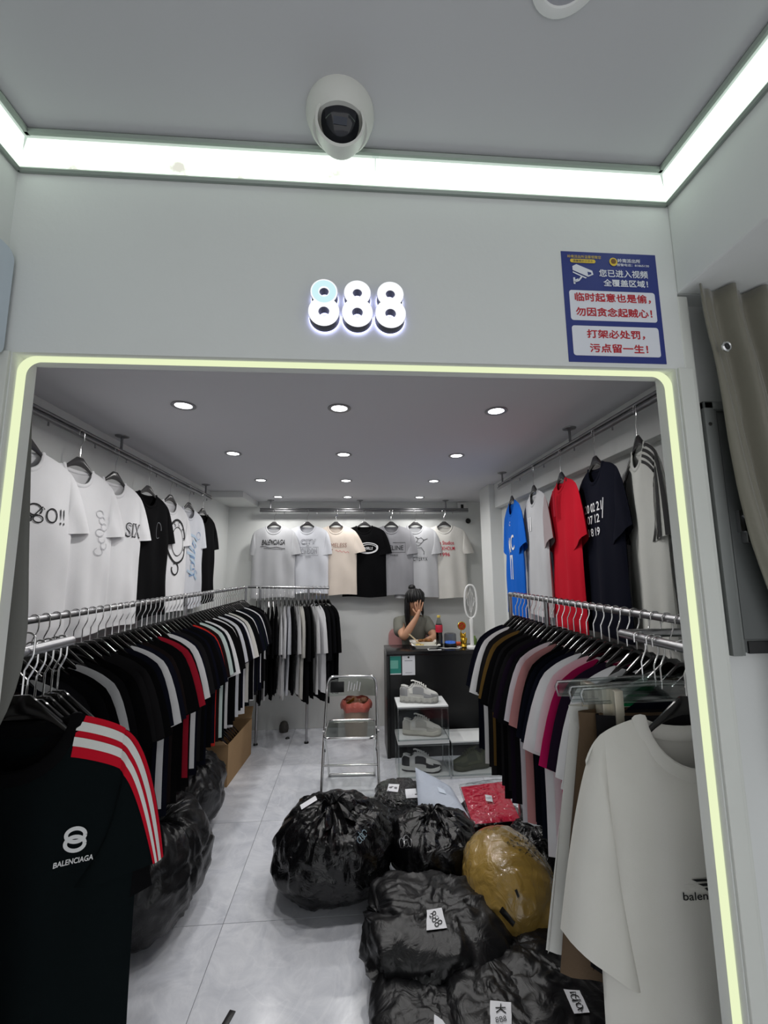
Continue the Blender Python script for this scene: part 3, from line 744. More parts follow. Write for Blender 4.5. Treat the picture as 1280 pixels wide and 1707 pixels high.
tprint(t, o, PR_BLACK, [('T', 'A SIX', .105, -.25, .23, .08, .02)]); b = MB(); text_flat(b, 'A SIX', .105, -.25, w=.22, h=.068, bold=-.004, fn=t.fn(.004)); b.obj('print_inner', PR_FAINT, o, smooth=False, fixn=False)
t, o = LT[3]; tprint(t, o, PR_GREY, [('S', arc(.1, -.22, .03, .05, 0, 300), .004)])
t, o = LT[4]
tprint(t, o, PR_BLACK, [('S', arc(.07, -.27, .13, .15, 0, 360, 30), .016), ('S', arc(.07, -.27, .085, .1, 0, 360, 30), .006), ('S', arc(.05, -.46, .05, .04, -200, 120), .012)]+
       [('T', c, .07+.108*math.cos(math.radians(a)), -.27+.125*math.sin(math.radians(a)), .022, .03, .01, 0, math.radians(a-90)) for c, a in zip('OSCARS', (150, 115, 80, 45, 10, -25))])
t, o = LT[5]
tprint(t, o, PR_LBLUE, [('S', [(-.02+.05*math.sin(k*1.7), -.2-.045*k), (.06+.04*math.sin(k*2.3), -.21-.05*k), (.1+.03*math.cos(k), -.24-.05*k)], .02) for k in range(7)])
tprint(t, o, PR_BLUE, [('S', [(.02+.03*math.sin(k*2.1), -.26-.05*k), (.08, -.3-.04*k)], .012) for k in range(6)]+[('S', arc(.14, -.2, .025, .03, 0, 320), .004), ('S', arc(.1, -.5, .03, .03, 0, 320), .004)])

# back wall
rot_b = math.radians(-7)
NZB = UZB-RAIL_UP
bs = [(dict(seed=11, hw=.235, L=.74, sl=.23, sa=(3, 12), sw=.15, ca=8, fold=.017), 'lightgrey', 'pale heather tee with black scribbled lettering hung on the back wall'),
      (dict(seed=12, hw=.235, L=.70, sl=.23, sa=(8, 6), sw=.15, ca=8, fold=.017), 'cool', 'pale grey tee with two outlined word blocks hung on the back wall'),
      (dict(seed=13, hw=.225, L=.72, sl=.22, sa=(4, 22), sw=.16, ca=12, fold=.017), 'cream', 'cream tee with brown lettering hung on the back wall'),
      (dict(seed=14, hw=.235, L=.745, sl=.23, sa=(10, 12), sw=.16, ca=10, fold=.017), 'black', 'black tee with white oval swirl hung on the back wall'),
      (dict(seed=15, hw=.235, L=.73, sl=.23, sa=(10, 9), sw=.15, ca=8, fold=.017), 'grey', 'mid grey tee with boxed lettering hung on the back wall'),
      (dict(seed=16, hw=.235, L=.76, sl=.23, sa=(10, 9), sw=.15, ca=8, fold=.017), 'lightgrey', 'pale tee with line drawing and TERYX lettering hung on the back wall'),
      (dict(seed=17, hw=.235, L=.77, sl=.24, sa=(9, 16), sw=.15, ca=4, fold=.017), 'offwhite', 'off white tee with red Studios STOCKHOLM 1996 lettering on the back wall')]
BT = []
for i, ((k, f, lab), x) in enumerate(zip(bs, brail_x)):
    t = Tee(**k); BT.append((t, display(t, (x, 4.485, NZB), rot_b, FAB[f], lab, hlabel=ORD[i]+' grey hanger from the left on the back wall rail')))
t, o = BT[0]; tprint(t, o, PR_BLACK, [('T', 'BALENCIAGA', .0, -.17, .25, .055, .012, .35), ('S', [(-.14+.03*k, -.215+.006*math.sin(k*1.3)-.002*k) for k in range(10)], .006), ('S', [(-.1+.025*k, -.232-.002*k) for k in range(9)], .004), ('S', [(-.12, -.15), (-.07, -.19), (-.03, -.14), (.03, -.19)], .005)])
t, o = BT[1]; tprint(t, o, PR_GREY, [('T', 'CITY', .02, -.165, .16, .055, .01), ('T', 'OF', .015, -.21, .03, .016), ('T', 'LONDON', .02, -.265, .19, .055, .01), ('S', outline_box(-.085, -.31, .13, -.225), .004), ('T', 'SINCE', .02, -.325, .06, .012)])
b = MB(); f_ = t.fn(.005); text_flat(b, 'CITY', .02, -.165, w=.152, h=.044, bold=-.01, fn=f_); text_flat(b, 'LONDON', .02, -.265, w=.182, h=.044, bold=-.01, fn=f_); b.obj('print_inner', FAB['cool'], o, smooth=False, fixn=False)
t, o = BT[2]; tprint(t, o, PR_BROWN, [('T', 'TIMELESS', .01, -.205, .22, .045, .0, .1), ('S', [(-.08, -.255), (-.03, -.252)], .012)]); tprint(t, o, PR_RED, [('S', [(.0+.012*k, -.262-.02*(k/12)+.01*math.sin(k*1.9)) for k in range(13)], .0035)])
t, o = BT[3]; tprint(t, o, PR_WHITE, [('S', arc(.04, -.24, .115, .058, 200, 20, 24), .010), ('S', arc(.035, -.235, .11, .055, 185, 385, 24), .016), ('S', arc(.05, -.24, .085, .04, -60, 150, 18), .006), ('T', 'SWIRLS', .03, -.24, .13, .03, .01, .2)])
t, o = BT[4]; tprint(t, o, PR_BLACK, [('T', 'CELINE', .03, -.235, .2, .05, .0), ('S', outline_box(-.09, -.285, .15, -.18), .005), ('T', 'PARIS', .03, -.315, .08, .016, .0)])
t, o = BT[5]; tprint(t, o, PR_BLACK, [('T', "ARC'TERYX", .02, -.355, .21, .042, -.005), ('S', [(.0, -.12), (.03, -.14), (.06, -.13), (.09, -.155), (.13, -.14)], .005), ('S', [(.03, -.14), (.01, -.175), (.06, -.19), (.09, -.155)], .005), ('S', [(.01, -.175), (-.03, -.19), (.03, -.215), (-.02, -.25), (.06, -.235), (.09, -.28), (.085, -.31)], .005), ('S', [(.06, -.19), (.03, -.215)], .004), ('S', [(-.02, -.25), (-.05, -.29)], .004)])
t, o = BT[6]; [tprint(t, o, PR_RED, [q]) for q in (('T', 'Acne Studios', -.015, -.185, .23, .04, .008), ('T', 'STOCKHOLM', -.015, -.245, .24, .04, .008), ('T', '1996', .0, -.31, .10, .04, .008))]

# right wall
rr = lambda d: math.radians(-90+d)
t = Tee(seed=21, hw=.23, L=.8, sl=.25, sa=(14, 14), sw=.19, nd=.10)
o = display(t, (1.15, rrail_y[0], NZ), rr(-7), FAB['blue'], 'blue jersey with white number 1 hung on the right wall rail', hm=H_BLACK, hlabel='black hanger carrying the blue jersey on the right wall rail')
[tprint(t, o, PR_WHITE, [q]) for q in (('T', 'MC', .03, -.31, .15, .11, .01, 0, .25), ('T', 'C', .02, -.16, .022, .03, .0), ('T', '1', .03, -.47, .075, .17, .02))]
t = Tee(seed=22, hw=.24, L=.76, sl=.25, sa=(14, 14), sw=.2)
o = display(t, (1.15, rrail_y[1], NZ), rr(-8), FAB['lightgrey'], 'grey tee with mauve sleeves between blue jersey and red shirt', sleeve_m=FAB['mauve'], hm=H_BLACK, hlabel='black hanger carrying the grey tee on the right wall rail')
tprint(t, o, PR_WHITE, [('T', 'II', -.03, -.2, .06, .09, .02)])
t = Tee(seed=23, hw=.235, L=.8, sl=.26, sa=(12, 12), sw=.2, nw=.07, nd=.06)
o = display(t, (1.15, rrail_y[2], NZ), rr(-9), FAB['red'], 'plain red polo shirt hung on the right wall rail', hm=H_BLACK, hlabel='black hanger carrying the red shirt on the right wall rail')
MB().box((-.016, -.05, -.2), (.016, -.0475, -.055), .001).obj('placket', FAB['crimson'], o)
t = Tee(seed=24, hw=.245, L=.78, sl=.25, sa=(12, 12), sw=.2)
o = display(t, (1.15, rrail_y[3], NZ), rr(-10), FAB['navy'], 'black tee with white number rows hung on the right wall rail', hm=H_BLACK, hlabel='black hanger carrying the black tee on the right wall rail')
tprint(t, o, PR_WHITE, [('T', '20 02 21', -.0, -.2, .2, .042, .015), ('T', '07 12', .0, -.255, .15, .04, .015), ('T', '18 19', .0, -.315, .14, .038, .015), ('S', [(.1, -.26), (.12, -.17)], .008)])
t = Tee(seed=25, hw=.225, L=.8, sl=.29, sa=(12, 10), sw=.19, ca=6, nw=.08, nd=.09, sd=.075)
o = display(t, (1.15, rrail_y[4], NZ), rr(-20), FAB['stone'], 'pale grey raglan tee with black striped sleeves, nearest on the right wall rail', hm=H_BLACK, hlabel='black hanger carrying the striped raglan tee on the right wall rail')
for sd_ in (-1, 1):
    for a0 in (.001, .024, .047, .070): t.band(sd_, a0, a0+.0125, o, PR_BLACK, off=.003, taper=-1.1)

# ================================================================ RACKS
LZ = 1.455
def rack(name, label, path, posts, feet, extra=()):
    c = Vector((path[0][0], path[0][1], 0)); e = empty(name, c, 0, label, 'clothes rack')
    MB().tube([Vector(p)-c for p in path], .0125, 12).obj('rail', M_STEEL, e)
    for p in posts:
        MB().tube([Vector((p[0], p[1], 0))-c, Vector((p[0], p[1], p[2]))-c], .0115, 10).obj('post', M_STEEL, e)
        MB().lathe([(.0, .012), (.02, .012), (.022, 0), (0, 0)], 14, M=Matrix.Translation(Vector((p[0], p[1], 0))-c)).obj('foot', M_BLACKPL, e)
    for q in extra: MB().tube([Vector(p)-c for p in q], .0115, 10).obj('cross_bar', M_STEEL, e)
    return e
rack('clothes_rack', 'long steel rack of dark shirts along the left wall', [(-1.05, 1.02, LZ), (-1.05, 4.22, LZ)], [(-1.05, 1.02, LZ), (-1.05, 2.75, LZ), (-1.05, 4.22, LZ)], 0)
rack('clothes_rack', 'short steel rack of black and white shirts before the back wall', [(-1.035, 4.25, LZ), (-.25, 4.25, LZ-.02)], [(-.92, 4.25, LZ), (-.45, 4.25, LZ-.02)], 0)
rack('clothes_rack', 'steel rack of mixed shirts along the right wall', [(.93, 1.05, LZ), (.93, 2.5, LZ)], [(.93, 2.02, LZ), (.93, 2.5, LZ), (.93, 1.05, LZ)], 0)
FRX, FRZ = .80, 1.41
rack('clothes_rack', 'low steel rack with trousers and white tee by the right door side', [(FRX, .955, FRZ), (FRX, 1.24, FRZ), (1.12, 1.24, FRZ)], [(FRX, .955, FRZ), (1.12, 1.24, FRZ)], 0)
FLX, FLZ = -.72, 1.435
rack('clothes_rack', 'low steel rack with striped black tee by the left door side', [(FLX, .965, FLZ), (FLX, 1.155, FLZ)], [(FLX-.02, .965, FLZ)], 0)

# low detail rack shirts: a few meshes shared by all
rack_me = []
for k in range(8):
    tt = Tee(seed=40+k, hw=.242+.004*(k % 3), L=.64+.025*(k % 4), sl=.24+.008*(k % 3), sa=(11+1.2*(k % 3), 11+1.2*(k % 3)), sw=.17+.01*(k % 2), T=.017, ts=.015, fold=.010, sd=.07, nd=.07, ca=20, kf=1.4)
    rack_me.append(tt.build('rack_tee', [None], nx=8, nn=5, nz=12, nu=7, nv=6, mesh_only=True))
long_me = []
for k in range(4):
    tt = Tee(seed=60+k, hw=.225+.012*(k % 3), L=.79+.04*(k % 3), sl=.34+.03*(k % 3), sa=(6, 6), sw=.15, T=.016, ts=.014, fold=.012, sd=.07, nd=.07, ca=14, kf=1.4)
    long_me.append(tt.build('rack_long_tee', [None], nx=8, nn=5, nz=12, nu=7, nv=6, mesh_only=True))
def rack_shirt(me, loc, rz, m, label, group, name='tee_shirt', tilt=0.0):
    o = bpy.data.objects.new(name, me); link(o); o.location = loc; o.rotation_euler = (tilt, 0, rz)
    o.material_slots[0].link = 'OBJECT'; o.material_slots[0].material = m
    return tag(o, label, 'shirt', group)
def nth(k):
    return ORD[k-1] if k <= 10 else '%dth' % k
def fill_rack(n, pos, overrides, darks, word, group, base_rz, meshes, hgroup, edge, fan=0.0):
    """overrides: (position key, fabric, label, short name). dark shirts are told apart by the coloured one they follow"""
    R = random.Random(len(word)*7)
    items = [None]*n; ps = [pos(i) for i in range(n)]
    for key, colr, lab, short in overrides:
        i = min((j for j in range(n) if items[j] is None), key=lambda j: abs(ps[j][3]-key)); items[i] = (colr, lab, short)
    last, cnt = edge, 0
    for i in range(n):
        x, y, z, k = ps[i]; rz = base_rz+R.uniform(-.07, .07)+fan*(i/(n-1))**3
        if items[i]: f, lab, short = items[i]; last, cnt = 'the '+short, 0; hl = 'glossy black hanger of the %s on the %s' % (short, word)
        else:
            f = R.choice(darks); cnt += 1
            lab = '%s dark shirt after %s on the %s' % (nth(cnt), last, word); hl = 'hanger of the '+lab
        me = meshes[R.randrange(len(meshes))]
        rack_shirt(me, (x, y, z), rz, FAB[f], lab, group, tilt=R.uniform(-.02, .02))
        hanger((x, y, z), rz+R.uniform(-.04, .04), hl, hgroup)
W1 = 'left wall rack'
nL = 60
left_over = [(1.24, 'white', 'white shirt sliver near the front end of the long left wall rack', 'first white shirt'), (1.38, 'white', 'thin white shirt edge on the left wall rack, second white from the front', 'second white shirt'),
    (1.58, 'white', 'white shirt edge in the black run, third white from the front, left rack', 'third white shirt'), (1.93, 'white', 'white shirt edge just before the crimson shirt on the left wall rack', 'fourth white shirt'),
    (2.23, 'crimson', 'crimson shirt on the left wall rack', 'crimson shirt'), (2.34, 'white', 'white shirt with drooping sleeve next to the crimson shirt, left rack', 'fifth white shirt'),
    (2.70, 'orange', 'orange red shirt on the left wall rack', 'orange red shirt'), (2.80, 'mint', 'pale mint shirt beside the orange red one on the left rack', 'mint shirt'), (2.9, 'white', 'white shirt just behind the pale mint one on the left rack', 'sixth white shirt'),
    (3.05, 'white', 'second white shirt behind the pale mint one on the left rack', 'seventh white shirt'), (3.12, 'cool', 'bluish white shirt in the far white run of the left rack', 'bluish white shirt'), (3.3, 'white', 'white shirt in the middle of the far white run, left rack', 'eighth white shirt'),
    (3.4, 'offwhite', 'off white shirt near the far end of the left rack', 'off white shirt'), (3.62, 'white', 'white shirt among blacks close to the far end of the left rack', 'ninth white shirt'), (3.85, 'white', 'last white shirt before the corner on the left rack', 'last white shirt')]
fill_rack(nL, lambda i: (-1.05, 1.08+i*.0515, LZ-RAIL_UP, 1.08+i*.0515), left_over, ['black', 'black', 'black2', 'navy', 'black', 'charcoal', 'teal', 'brownblack'], W1, 'dark shirts on the long left wall rack', 0, rack_me, 'hangers on the long left wall rack', 'the front end')
W2 = 'right wall rack'
right_over = [(2.3, 'white', 'white long sleeved shirt near the far end of the right wall rack', 'farthest white shirt'), (2.18, 'olive', 'olive brown shirt beside the white one on the right wall rack', 'olive shirt'), (1.83, 'cool', 'pale grey shirt beside the pink one on the right wall rack', 'pale grey shirt'),
    (1.76, 'pink', 'dusty pink shirt on the right wall rack', 'pink shirt'), (1.58, 'white', 'first white shirt after the dark run beside pink, right wall rack', 'white shirt past the pink'), (1.53, 'white', 'white shirt touching the magenta one on the right wall rack', 'white shirt at the magenta'), (1.47, 'magenta', 'magenta pink shirt on the right wall rack', 'magenta shirt'),
    (1.36, 'white', 'thin white shirt just in front of the magenta one, right rack', 'thin white shirt'), (1.30, 'white', 'white shirt between black shirts on the right rack, last but one white', 'penultimate white shirt'), (1.22, 'white', 'nearest white shirt on the right wall rack', 'nearest white shirt'), (1.17, 'green', 'bright green shirt on the right wall rack behind the clear trouser hangers', 'green shirt')]
fill_rack(27, lambda i: (.93, 2.42-i*.05, LZ-RAIL_UP, 2.42-i*.05), right_over, ['black', 'black', 'navy', 'black2', 'purple', 'black', 'charcoal'], W2, 'dark shirts on the right wall rack', 0, rack_me, 'hangers on the right wall rack', 'the far end')
W3 = 'short back rack'
seq = ['black', 'black', 'white', 'black', 'black2', 'black', 'white', 'white', 'cool', 'black', 'white', 'offwhite', 'black', 'black', 'white', 'white', 'black', 'black2', 'black']
ordn = ['first', 'second', 'third', 'fourth', 'fifth', 'sixth', 'seventh', 'eighth']; wc = 0
over = []
for i, c in enumerate(seq):
    if c in ('white', 'cool', 'offwhite'): over.append((i, c, '%s white shirt from the left on the short back rack' % ordn[wc], '%s white shirt' % ordn[wc])); wc += 1
fill_rack(len(seq), lambda i: (-.95+i*.0385, 4.25, LZ-.012-RAIL_UP, i), over, ['black', 'black2'], W3, 'black shirts on the short back rack', math.radians(100), long_me, 'hangers on the short back rack', 'the left end', fan=.45)

# ---------------------------------------------------------------- front left garments
t = Tee(seed=81, hw=.262, L=.82, nw=.118, nd=.115, bd=.03, sd=.045, sl=.24, sa=(14, 9), sw=.2, ca=10, T=.045, fold=.014, ts=.03, arm=.24)
fl = t.build('tee_shirt', FAB['teal'], nx=24, nn=15, nz=40, nu=16, nv=14)
fl.location = (FLX, 1.01, FLZ-RAIL_UP+.025); fl.rotation_euler = (0, 0, math.radians(3))
tag(fl, 'large black tee with red and white shoulder stripes at the front left', 'shirt')
t.collar(fl, FAB['black'], .034)
M_RED = fabric('stripe_red', (196, 24, 44)); M_WST = fabric('stripe_white', (222, 222, 220))
t.band(1, -.004, .075, fl, M_RED, 'shoulder_panel', off=.0025, taper=.78); t.band(-1, -.004, .075, fl, M_RED, 'shoulder_panel', off=.0025, taper=.78)
for a in (.008, .037): t.band(1, a, a+.017, fl, M_WST, 'stripe', off=.004, taper=.78); t.band(-1, a, a+.017, fl, M_WST, 'stripe', off=.004, taper=.78)
lx, lz = .150, -.235
tprint(t, fl, PR_WHITE, [('S', arc(lx, lz+.012, .018, .0125, 0, 360, 28), .0075), ('S', arc(lx, lz-.004, .0185, .013, 0, 360, 28), .0075), ('T', 'BALENCIAGA', lx, lz-.036, .074, .0105, .02, .2, .12)], 'logo')
hanger(fl.location, math.radians(3), 'black hanger inside the striped black tee at the front left', 'hangers on the low left door rack')
for i, (y, c, lab) in enumerate([(1.04, 'black', 'black tee directly behind the striped tee at the front left'), (1.066, 'white', 'white tee showing one shoulder edge behind the striped tee'), (1.092, 'charcoal', 'charcoal tee behind the white one on the low left door rack'), (1.118, 'navy', 'navy tee third behind the striped tee, low left rack'), (1.14, 'brownblack', 'brownish black tee at the back of the low left door rack')]):
    rack_shirt(rack_me[i+1], (FLX-.01*i-(.06 if c == 'white' else .02), y, FLZ-RAIL_UP), random.uniform(-.08, .08), FAB[c], lab, 'shirts on the low left door rack')
    hanger((FLX-.012, y, FLZ-RAIL_UP), random.uniform(-.12, .12), 'black hanger of the '+lab.split(' on the low')[0].split(' showing')[0], 'hangers on the low left door rack')

# ---------------------------------------------------------------- front right garments
t = Tee(seed=91, hw=.258, L=.80, nw=.122, nd=.125, bd=.045, sd=.05, sl=.395, sa=(10.5, 10.5), sw=.205, ca=34, T=.05, fold=.012, ts=.04, arm=.26)
fr = t.build('tee_shirt', FAB['offwhite'], nx=24, nn=15, nz=40, nu=20, nv=16)
fr.location = (FRX+.008, 1.02, FRZ-RAIL_UP); fr.rotation_euler = (0, 0, math.radians(-4))
tag(fr, 'large off white tee with small black chest logo at the front right', 'shirt')
t.collar(fr, FAB['offwhite'], .036)
b = MB(); f_ = t.fn(.002)
sx, sz = -.079, -.352
for k in range(3):
    z0 = sz+.028-.0095*k; x0 = sx+.016+.014*k
    b.add([f_(x0, z0), f_(sx+.075-.012*k, z0+.002), f_(sx+.072-.012*k, z0-.004), f_(x0+.012, z0-.0052)], [(0, 1, 2, 3)])
text_flat(b, 'balenciaga', sx+.05, sz-.008, w=.112, h=.021, bold=.01, fn=f_)
b.obj('logo', PR_BLACK, fr, smooth=False, fixn=False)
hanger(fr.location, math.radians(-4), 'black hanger inside the off white tee at the front right', 'hangers on the low right door rack')

def trousers(loc, rz, W, L, m, label, band_m, seed, grp, fl_=.2):
    e = empty('trousers', loc, rz, label, 'trousers', grp)
    r = random.Random(seed); p = [r.uniform(0, 6) for _ in range(6)]
    b = MB()
    for side in (-1, 1):
        for bk in (-1, 1):
            def fn(u, v):
                z = -.04-(L-.04)*v; x0 = 0.0 if v < .3 else .012*(v-.3)/.7
                x = x0+(W*(1+fl_*v)-x0)*u
                y = bk*(.026*math.sqrt(max(0, 1-(2*u-1)**2))*(.7+.5*v)+.006*math.sin(u*9+v*3+p[0])*v+.004*math.sin(u*17+p[1])*math.sin(PI*u))
                return (side*x, y, z+.01*math.sin(u*3+p[2])*v)
            b.grid(fn, 14, 22)
    b.obj('legs', m, e)
    b = MB()
    def wb(u, v):
        a = 2*PI*u; rad = 1+.03*math.sin(a*26)
        return (W*math.cos(a), .024*rad*math.sin(a), -.045*v+.003*math.sin(a*26)*math.sin(PI*v))
    b.grid(wb, 104, 6, closeu=True); b.obj('waistband', band_m, e)
    return e
M_SATIN = mat('white_satin', (214, 214, 210), .5, bump=(90, .15, 2, .003)); M_BROWN = mat('brown_velvet', (84, 64, 41), .7, sheen=.3, bump=(160, .2, 2, .003))
tr = [(1.092, 'charcoal', 'black trousers clipped on a clear hanger, nearest of the trousers', .185, .56, .0), (1.115, None, 'brown velvet trousers clipped on a clear hanger', .198, .60, -.02), (1.165, 'w', 'white trousers clipped on a clear hanger behind the brown ones', .187, .585, -.03)]
for i, (y, c, lab, W, L, dx) in enumerate(tr):
    m = M_BROWN if c is None else M_SATIN if c == 'w' else FAB[c]
    zc = FRZ-.125
    trousers((FRX+dx, y, zc-.05), random.uniform(-.015, .015), W, L, m, lab, m, i, 'trousers on the low right door rack', (.3, .45, .53)[i])
    h = empty('clip_hanger', (FRX+dx, y, zc), random.uniform(-.012, .012), 'clear plastic clip hanger holding the '+('black' if c == 'charcoal' else 'brown' if c is None else 'white')+' trousers', 'hanger', 'clear trouser hangers on the low right door rack')
    b = MB().tube([(-.215, 0, -.022), (-.22, 0, 0), (-.215, 0, .012), (0, 0, .02), (.215, 0, .012), (.22, 0, 0), (.215, 0, -.022)], .0045, 8, closed=True)
    b.add([(-.212, 0, -.02), (.212, 0, -.02), (.212, 0, .014), (-.212, 0, .014)], [(0, 1, 2, 3)]); b.obj('bar', clear_mat('clear_hanger', (222, 228, 228), .22, .12), h)
    hk = bpy.data.objects.new('hook', H_HOOK); hk.location = (-dx, 0, .125-RAIL_UP); link(hk, h)
    for sx_ in (-1, 1):
        MB().box((sx_*.13-.012, -.018, -.085), (sx_*.13+.012, .018, .01), .003).obj('clip', mat('clip_metal', (206, 200, 186), .35, metal=.7), h)
# ================================================================ BAGS AND PARCELS ON THE FLOOR
from mathutils.bvhtree import BVHTree
def sn(x, y, z, s=0.0): return noise.noise(Vector((x+s*7.3, y-s*3.1, z+s*1.7)))
def ridged(p, s, sc):
    a = 1-abs(sn(p.x*sc, p.y*sc, p.z*sc, s))*2; return a
class Bag:
    """plastic sack: squashed superellipsoid with pleats radiating from the knot; mesh in local coords, base at z=0"""
    def __init__(s, loc, r, h, knot=(0, -.2, 1), seed=1, p=2.3, pleat=.10, npl=17, crease=.05, lump=.08, nu=112, nv=64, rz=0.0, tail=0.0, tail_dir=(0, -1), zoff=0.0, twist=0.0):
        ax = Vector(knot).normalized(); q = Vector((0, 0, 1)).rotation_difference(ax).to_matrix()
        s.loc = Vector((loc[0], loc[1], zoff)); rx, ry, hz = r[0], r[1], h/2
        Rz = Matrix.Rotation(rz, 3, 'Z'); c = Vector((0, 0, hz*.96))
        def fn(u, v):
            ph = 2*PI*u; th = PI*(v**.9)
            d = q @ Vector((math.sin(th)*math.cos(ph), math.sin(th)*math.sin(ph), math.cos(th)))
            R = (abs(d.x/rx)**p+abs(d.y/ry)**p+abs(d.z/hz)**p)**(-1/p)
            fall = math.exp(-th/.75)
            jit = 2.2*sn(math.cos(ph)*1.5, math.sin(ph)*1.5, th*.8, seed)
            pl = (abs(math.sin(npl*ph/2+jit*2.2+twist*th))-.45)*.7+.5*math.sin(npl*.62*ph+seed+jit)*.4
            k = pleat*fall*pl*min(1, th*5)
            wv = Vector((sn(d.x*2, d.y*2, d.z*2, seed+5), sn(d.y*2, d.z*2, d.x*2, seed+6), sn(d.z*2, d.x*2, d.y*2, seed+7)))*.5
            e1 = d*1.0+wv; k += lump*sn(d.x*1.3, d.y*1.3, d.z*1.3, seed)+crease*.9*max(0, ridged(e1, seed+3, 1.3))**3-crease*.7*max(0, ridged(e1, seed+13, 1.7))**3+crease*.22*max(0, ridged(e1, seed+9, 4.2))**3
            pinch = -.16*math.exp(-(th/.30)**2) if pleat > .05 else 0
            pt = d*(R*(1+k+pinch))+c
            if pt.z < .06*hz: pt.z = .06*hz*math.exp((pt.z-.06*hz)/(.3*hz))
            pt = Rz @ pt
            return pt
        b = MB(); b.grid(fn, nu, nv, closeu=True)
        kp = fn(0, 0)
        if tail > 0:
            a = (Rz @ ax).normalized(); e1 = a.orthogonal().normalized(); e2 = a.cross(e1); td = Vector((tail_dir[0], tail_dir[1], 0)).normalized()
            def tf(u, v):
                ph = 2*PI*u; rf = .5+.5*math.sin(7*ph+seed)+.3*math.sin(13*ph+2*seed)
                rad = tail*(.10+.75*v*(.55+.45*rf)); up = tail*(.12+.55*math.sin(v*2.2)*(.7+.4*math.sin(5*ph+seed)))
                return kp+a*up+(e1*math.cos(ph)+e2*math.sin(ph))*rad+td*tail*.55*v*v-Vector((0, 0, tail*.35*v*v))
            b.grid(tf, 72, 9, closeu=True)
            b.ball(kp+a*tail*.1, tail*.16, 12, 8)
        s.b = b; s.bvh = BVHTree.FromPolygons([Vector(v) for v in b.v], b.f)
    def obj(s, name, m, label, cat='bag', group=None):
        s.o = s.b.obj(name, m, loc=s.loc, merge=True, angle=55); return tag(s.o, label, cat, group)
    def hit(s, px, py, off):
        d = (CR*((px-640)/F_PX)-CU*((py-853.5)/F_PX)+CF).normalized()
        co, n, i, dist = s.bvh.ray_cast(CAM-s.loc, d)
        if co is None:
            co, n, i, dist = s.bvh.find_nearest((CAM-s.loc)+d*((CAM-s.loc).length))
        if n.dot(d) > 0: n = -n
        return co-d*off*.6+n*off*.4
    def decal(s, name, quad, m, off=.006, n=7, parent=None):
        """sheet of paper stuck on the sack; quad = its four corners in the photograph"""
        f = s.quadfn(quad, off); b = MB(); b.grid(lambda u, v: f(u, v), n, n); return b.obj(name, m, parent or s.o, fixn=False)
    def quadfn(s, q, off):
        def f(u, v):
            x = (q[0][0]*(1-u)+q[1][0]*u)*(1-v)+(q[3][0]*(1-u)+q[2][0]*u)*v; y = (q[0][1]*(1-u)+q[1][1]*u)*(1-v)+(q[3][1]*(1-u)+q[2][1]*u)*v
            return s.hit(x, y, off)
        return f
    def scribble(s, strokes, quad, w, m, off=.009, name='handwriting', text=None):
        f = s.quadfn(quad, off); b = MB()
        for st in strokes: stroke(b, st, w, f)
        if text: text_flat(b, *text[:3], w=text[3], h=text[4], rot=text[5], fn=f, bold=-.01)
        return b.obj(name, m, s.o, smooth=False, fixn=False)
GB = 'black plastic sacks on the shop floor'
B1 = Bag((-.10, 2.42), (.31, .28), .405, knot=(-.06, -.18, 1), seed=3, pleat=.20, npl=19, crease=.06, lump=.08, tail=.13, tail_dir=(.4, -1), rz=0)
B1.obj('plastic_sack', M_BAG, 'big round tied black sack standing alone on the pale tiles', group=GB)
B1.decal('paper_label', [(500, 1343), (526, 1327), (529, 1334), (503, 1350)], M_PAPER)
B1.scribble([arc(.3, .75, .2, .18, 0, 340), arc(.55, .5, .25, .2, 60, 400), arc(.75, .25, .2, .2, 0, 330), [(.2, .3), (.5, .45), (.8, .6)]], [(592, 1378), (612, 1385), (610, 1412), (594, 1406)], .05, mat('pale_ink', (120, 140, 150), .5))
B2 = Bag((.43, 2.43), (.235, .22), .31, knot=(-.05, .12, 1), seed=7, pleat=.2, npl=21, crease=.06, tail=.09, tail_dir=(.2, -.3))
B2.obj('plastic_sack', M_BAG, 'tied black sack with wire loops, behind the sack labelled 888', group=GB)
B2.scribble([arc(.25, .5, .16, .38, 0, 360), arc(.55, .6, .14, .3, 0, 360), arc(.6, .2, .16, .2, 0, 360), arc(.8, .6, .12, .34, 0, 360), [(.1, .8), (.3, .3), (.5, .9)]], [(662, 1396), (686, 1390), (690, 1412), (666, 1418)], .045, M_STEEL, name='wire_loops')
B3 = Bag((.33, 1.93), (.30, .24), .25, knot=(-.9, .1, .2), seed=12, p=2.8, pleat=.09, npl=13, crease=.10, lump=.10, rz=-.12)
B3.obj('plastic_sack', M_BAGM, 'flat black sack with white paper marked 888 in the middle of the pile', group=GB)
q = [(711, 1552), (745, 1548), (736, 1514), (711, 1518)]
B3.decal('paper_label', q, M_PAPER)
B3.scribble([], q, .03, M_INK, text=('888', .5, .5, .75, .45, -1.1))
B4 = Bag((.27, 1.60), (.21, .26), .16, knot=(-.2, .9, .4), seed=15, p=3.2, pleat=.06, npl=7, crease=.05, lump=.06)
B4.obj('plastic_sack', M_BAGM, 'flat black sack at the bottom edge beside the bare tiles', group=GB)
B4.decal('paper_label', [(722, 1722), (748, 1716), (737, 1701), (724, 1692)], M_PAPER)
B5 = Bag((.47, 1.58), (.17, .25), .19, knot=(.1, .9, .5), seed=18, p=3.2, pleat=.05, npl=7, crease=.05, lump=.05)
B5.obj('plastic_sack', M_BAGM, 'flat black sack at the bottom edge with handwritten paper, middle one', group=GB)
q = [(817, 1712), (853, 1715), (852, 1672), (817, 1669)]
B5.decal('paper_label', q, M_PAPER)
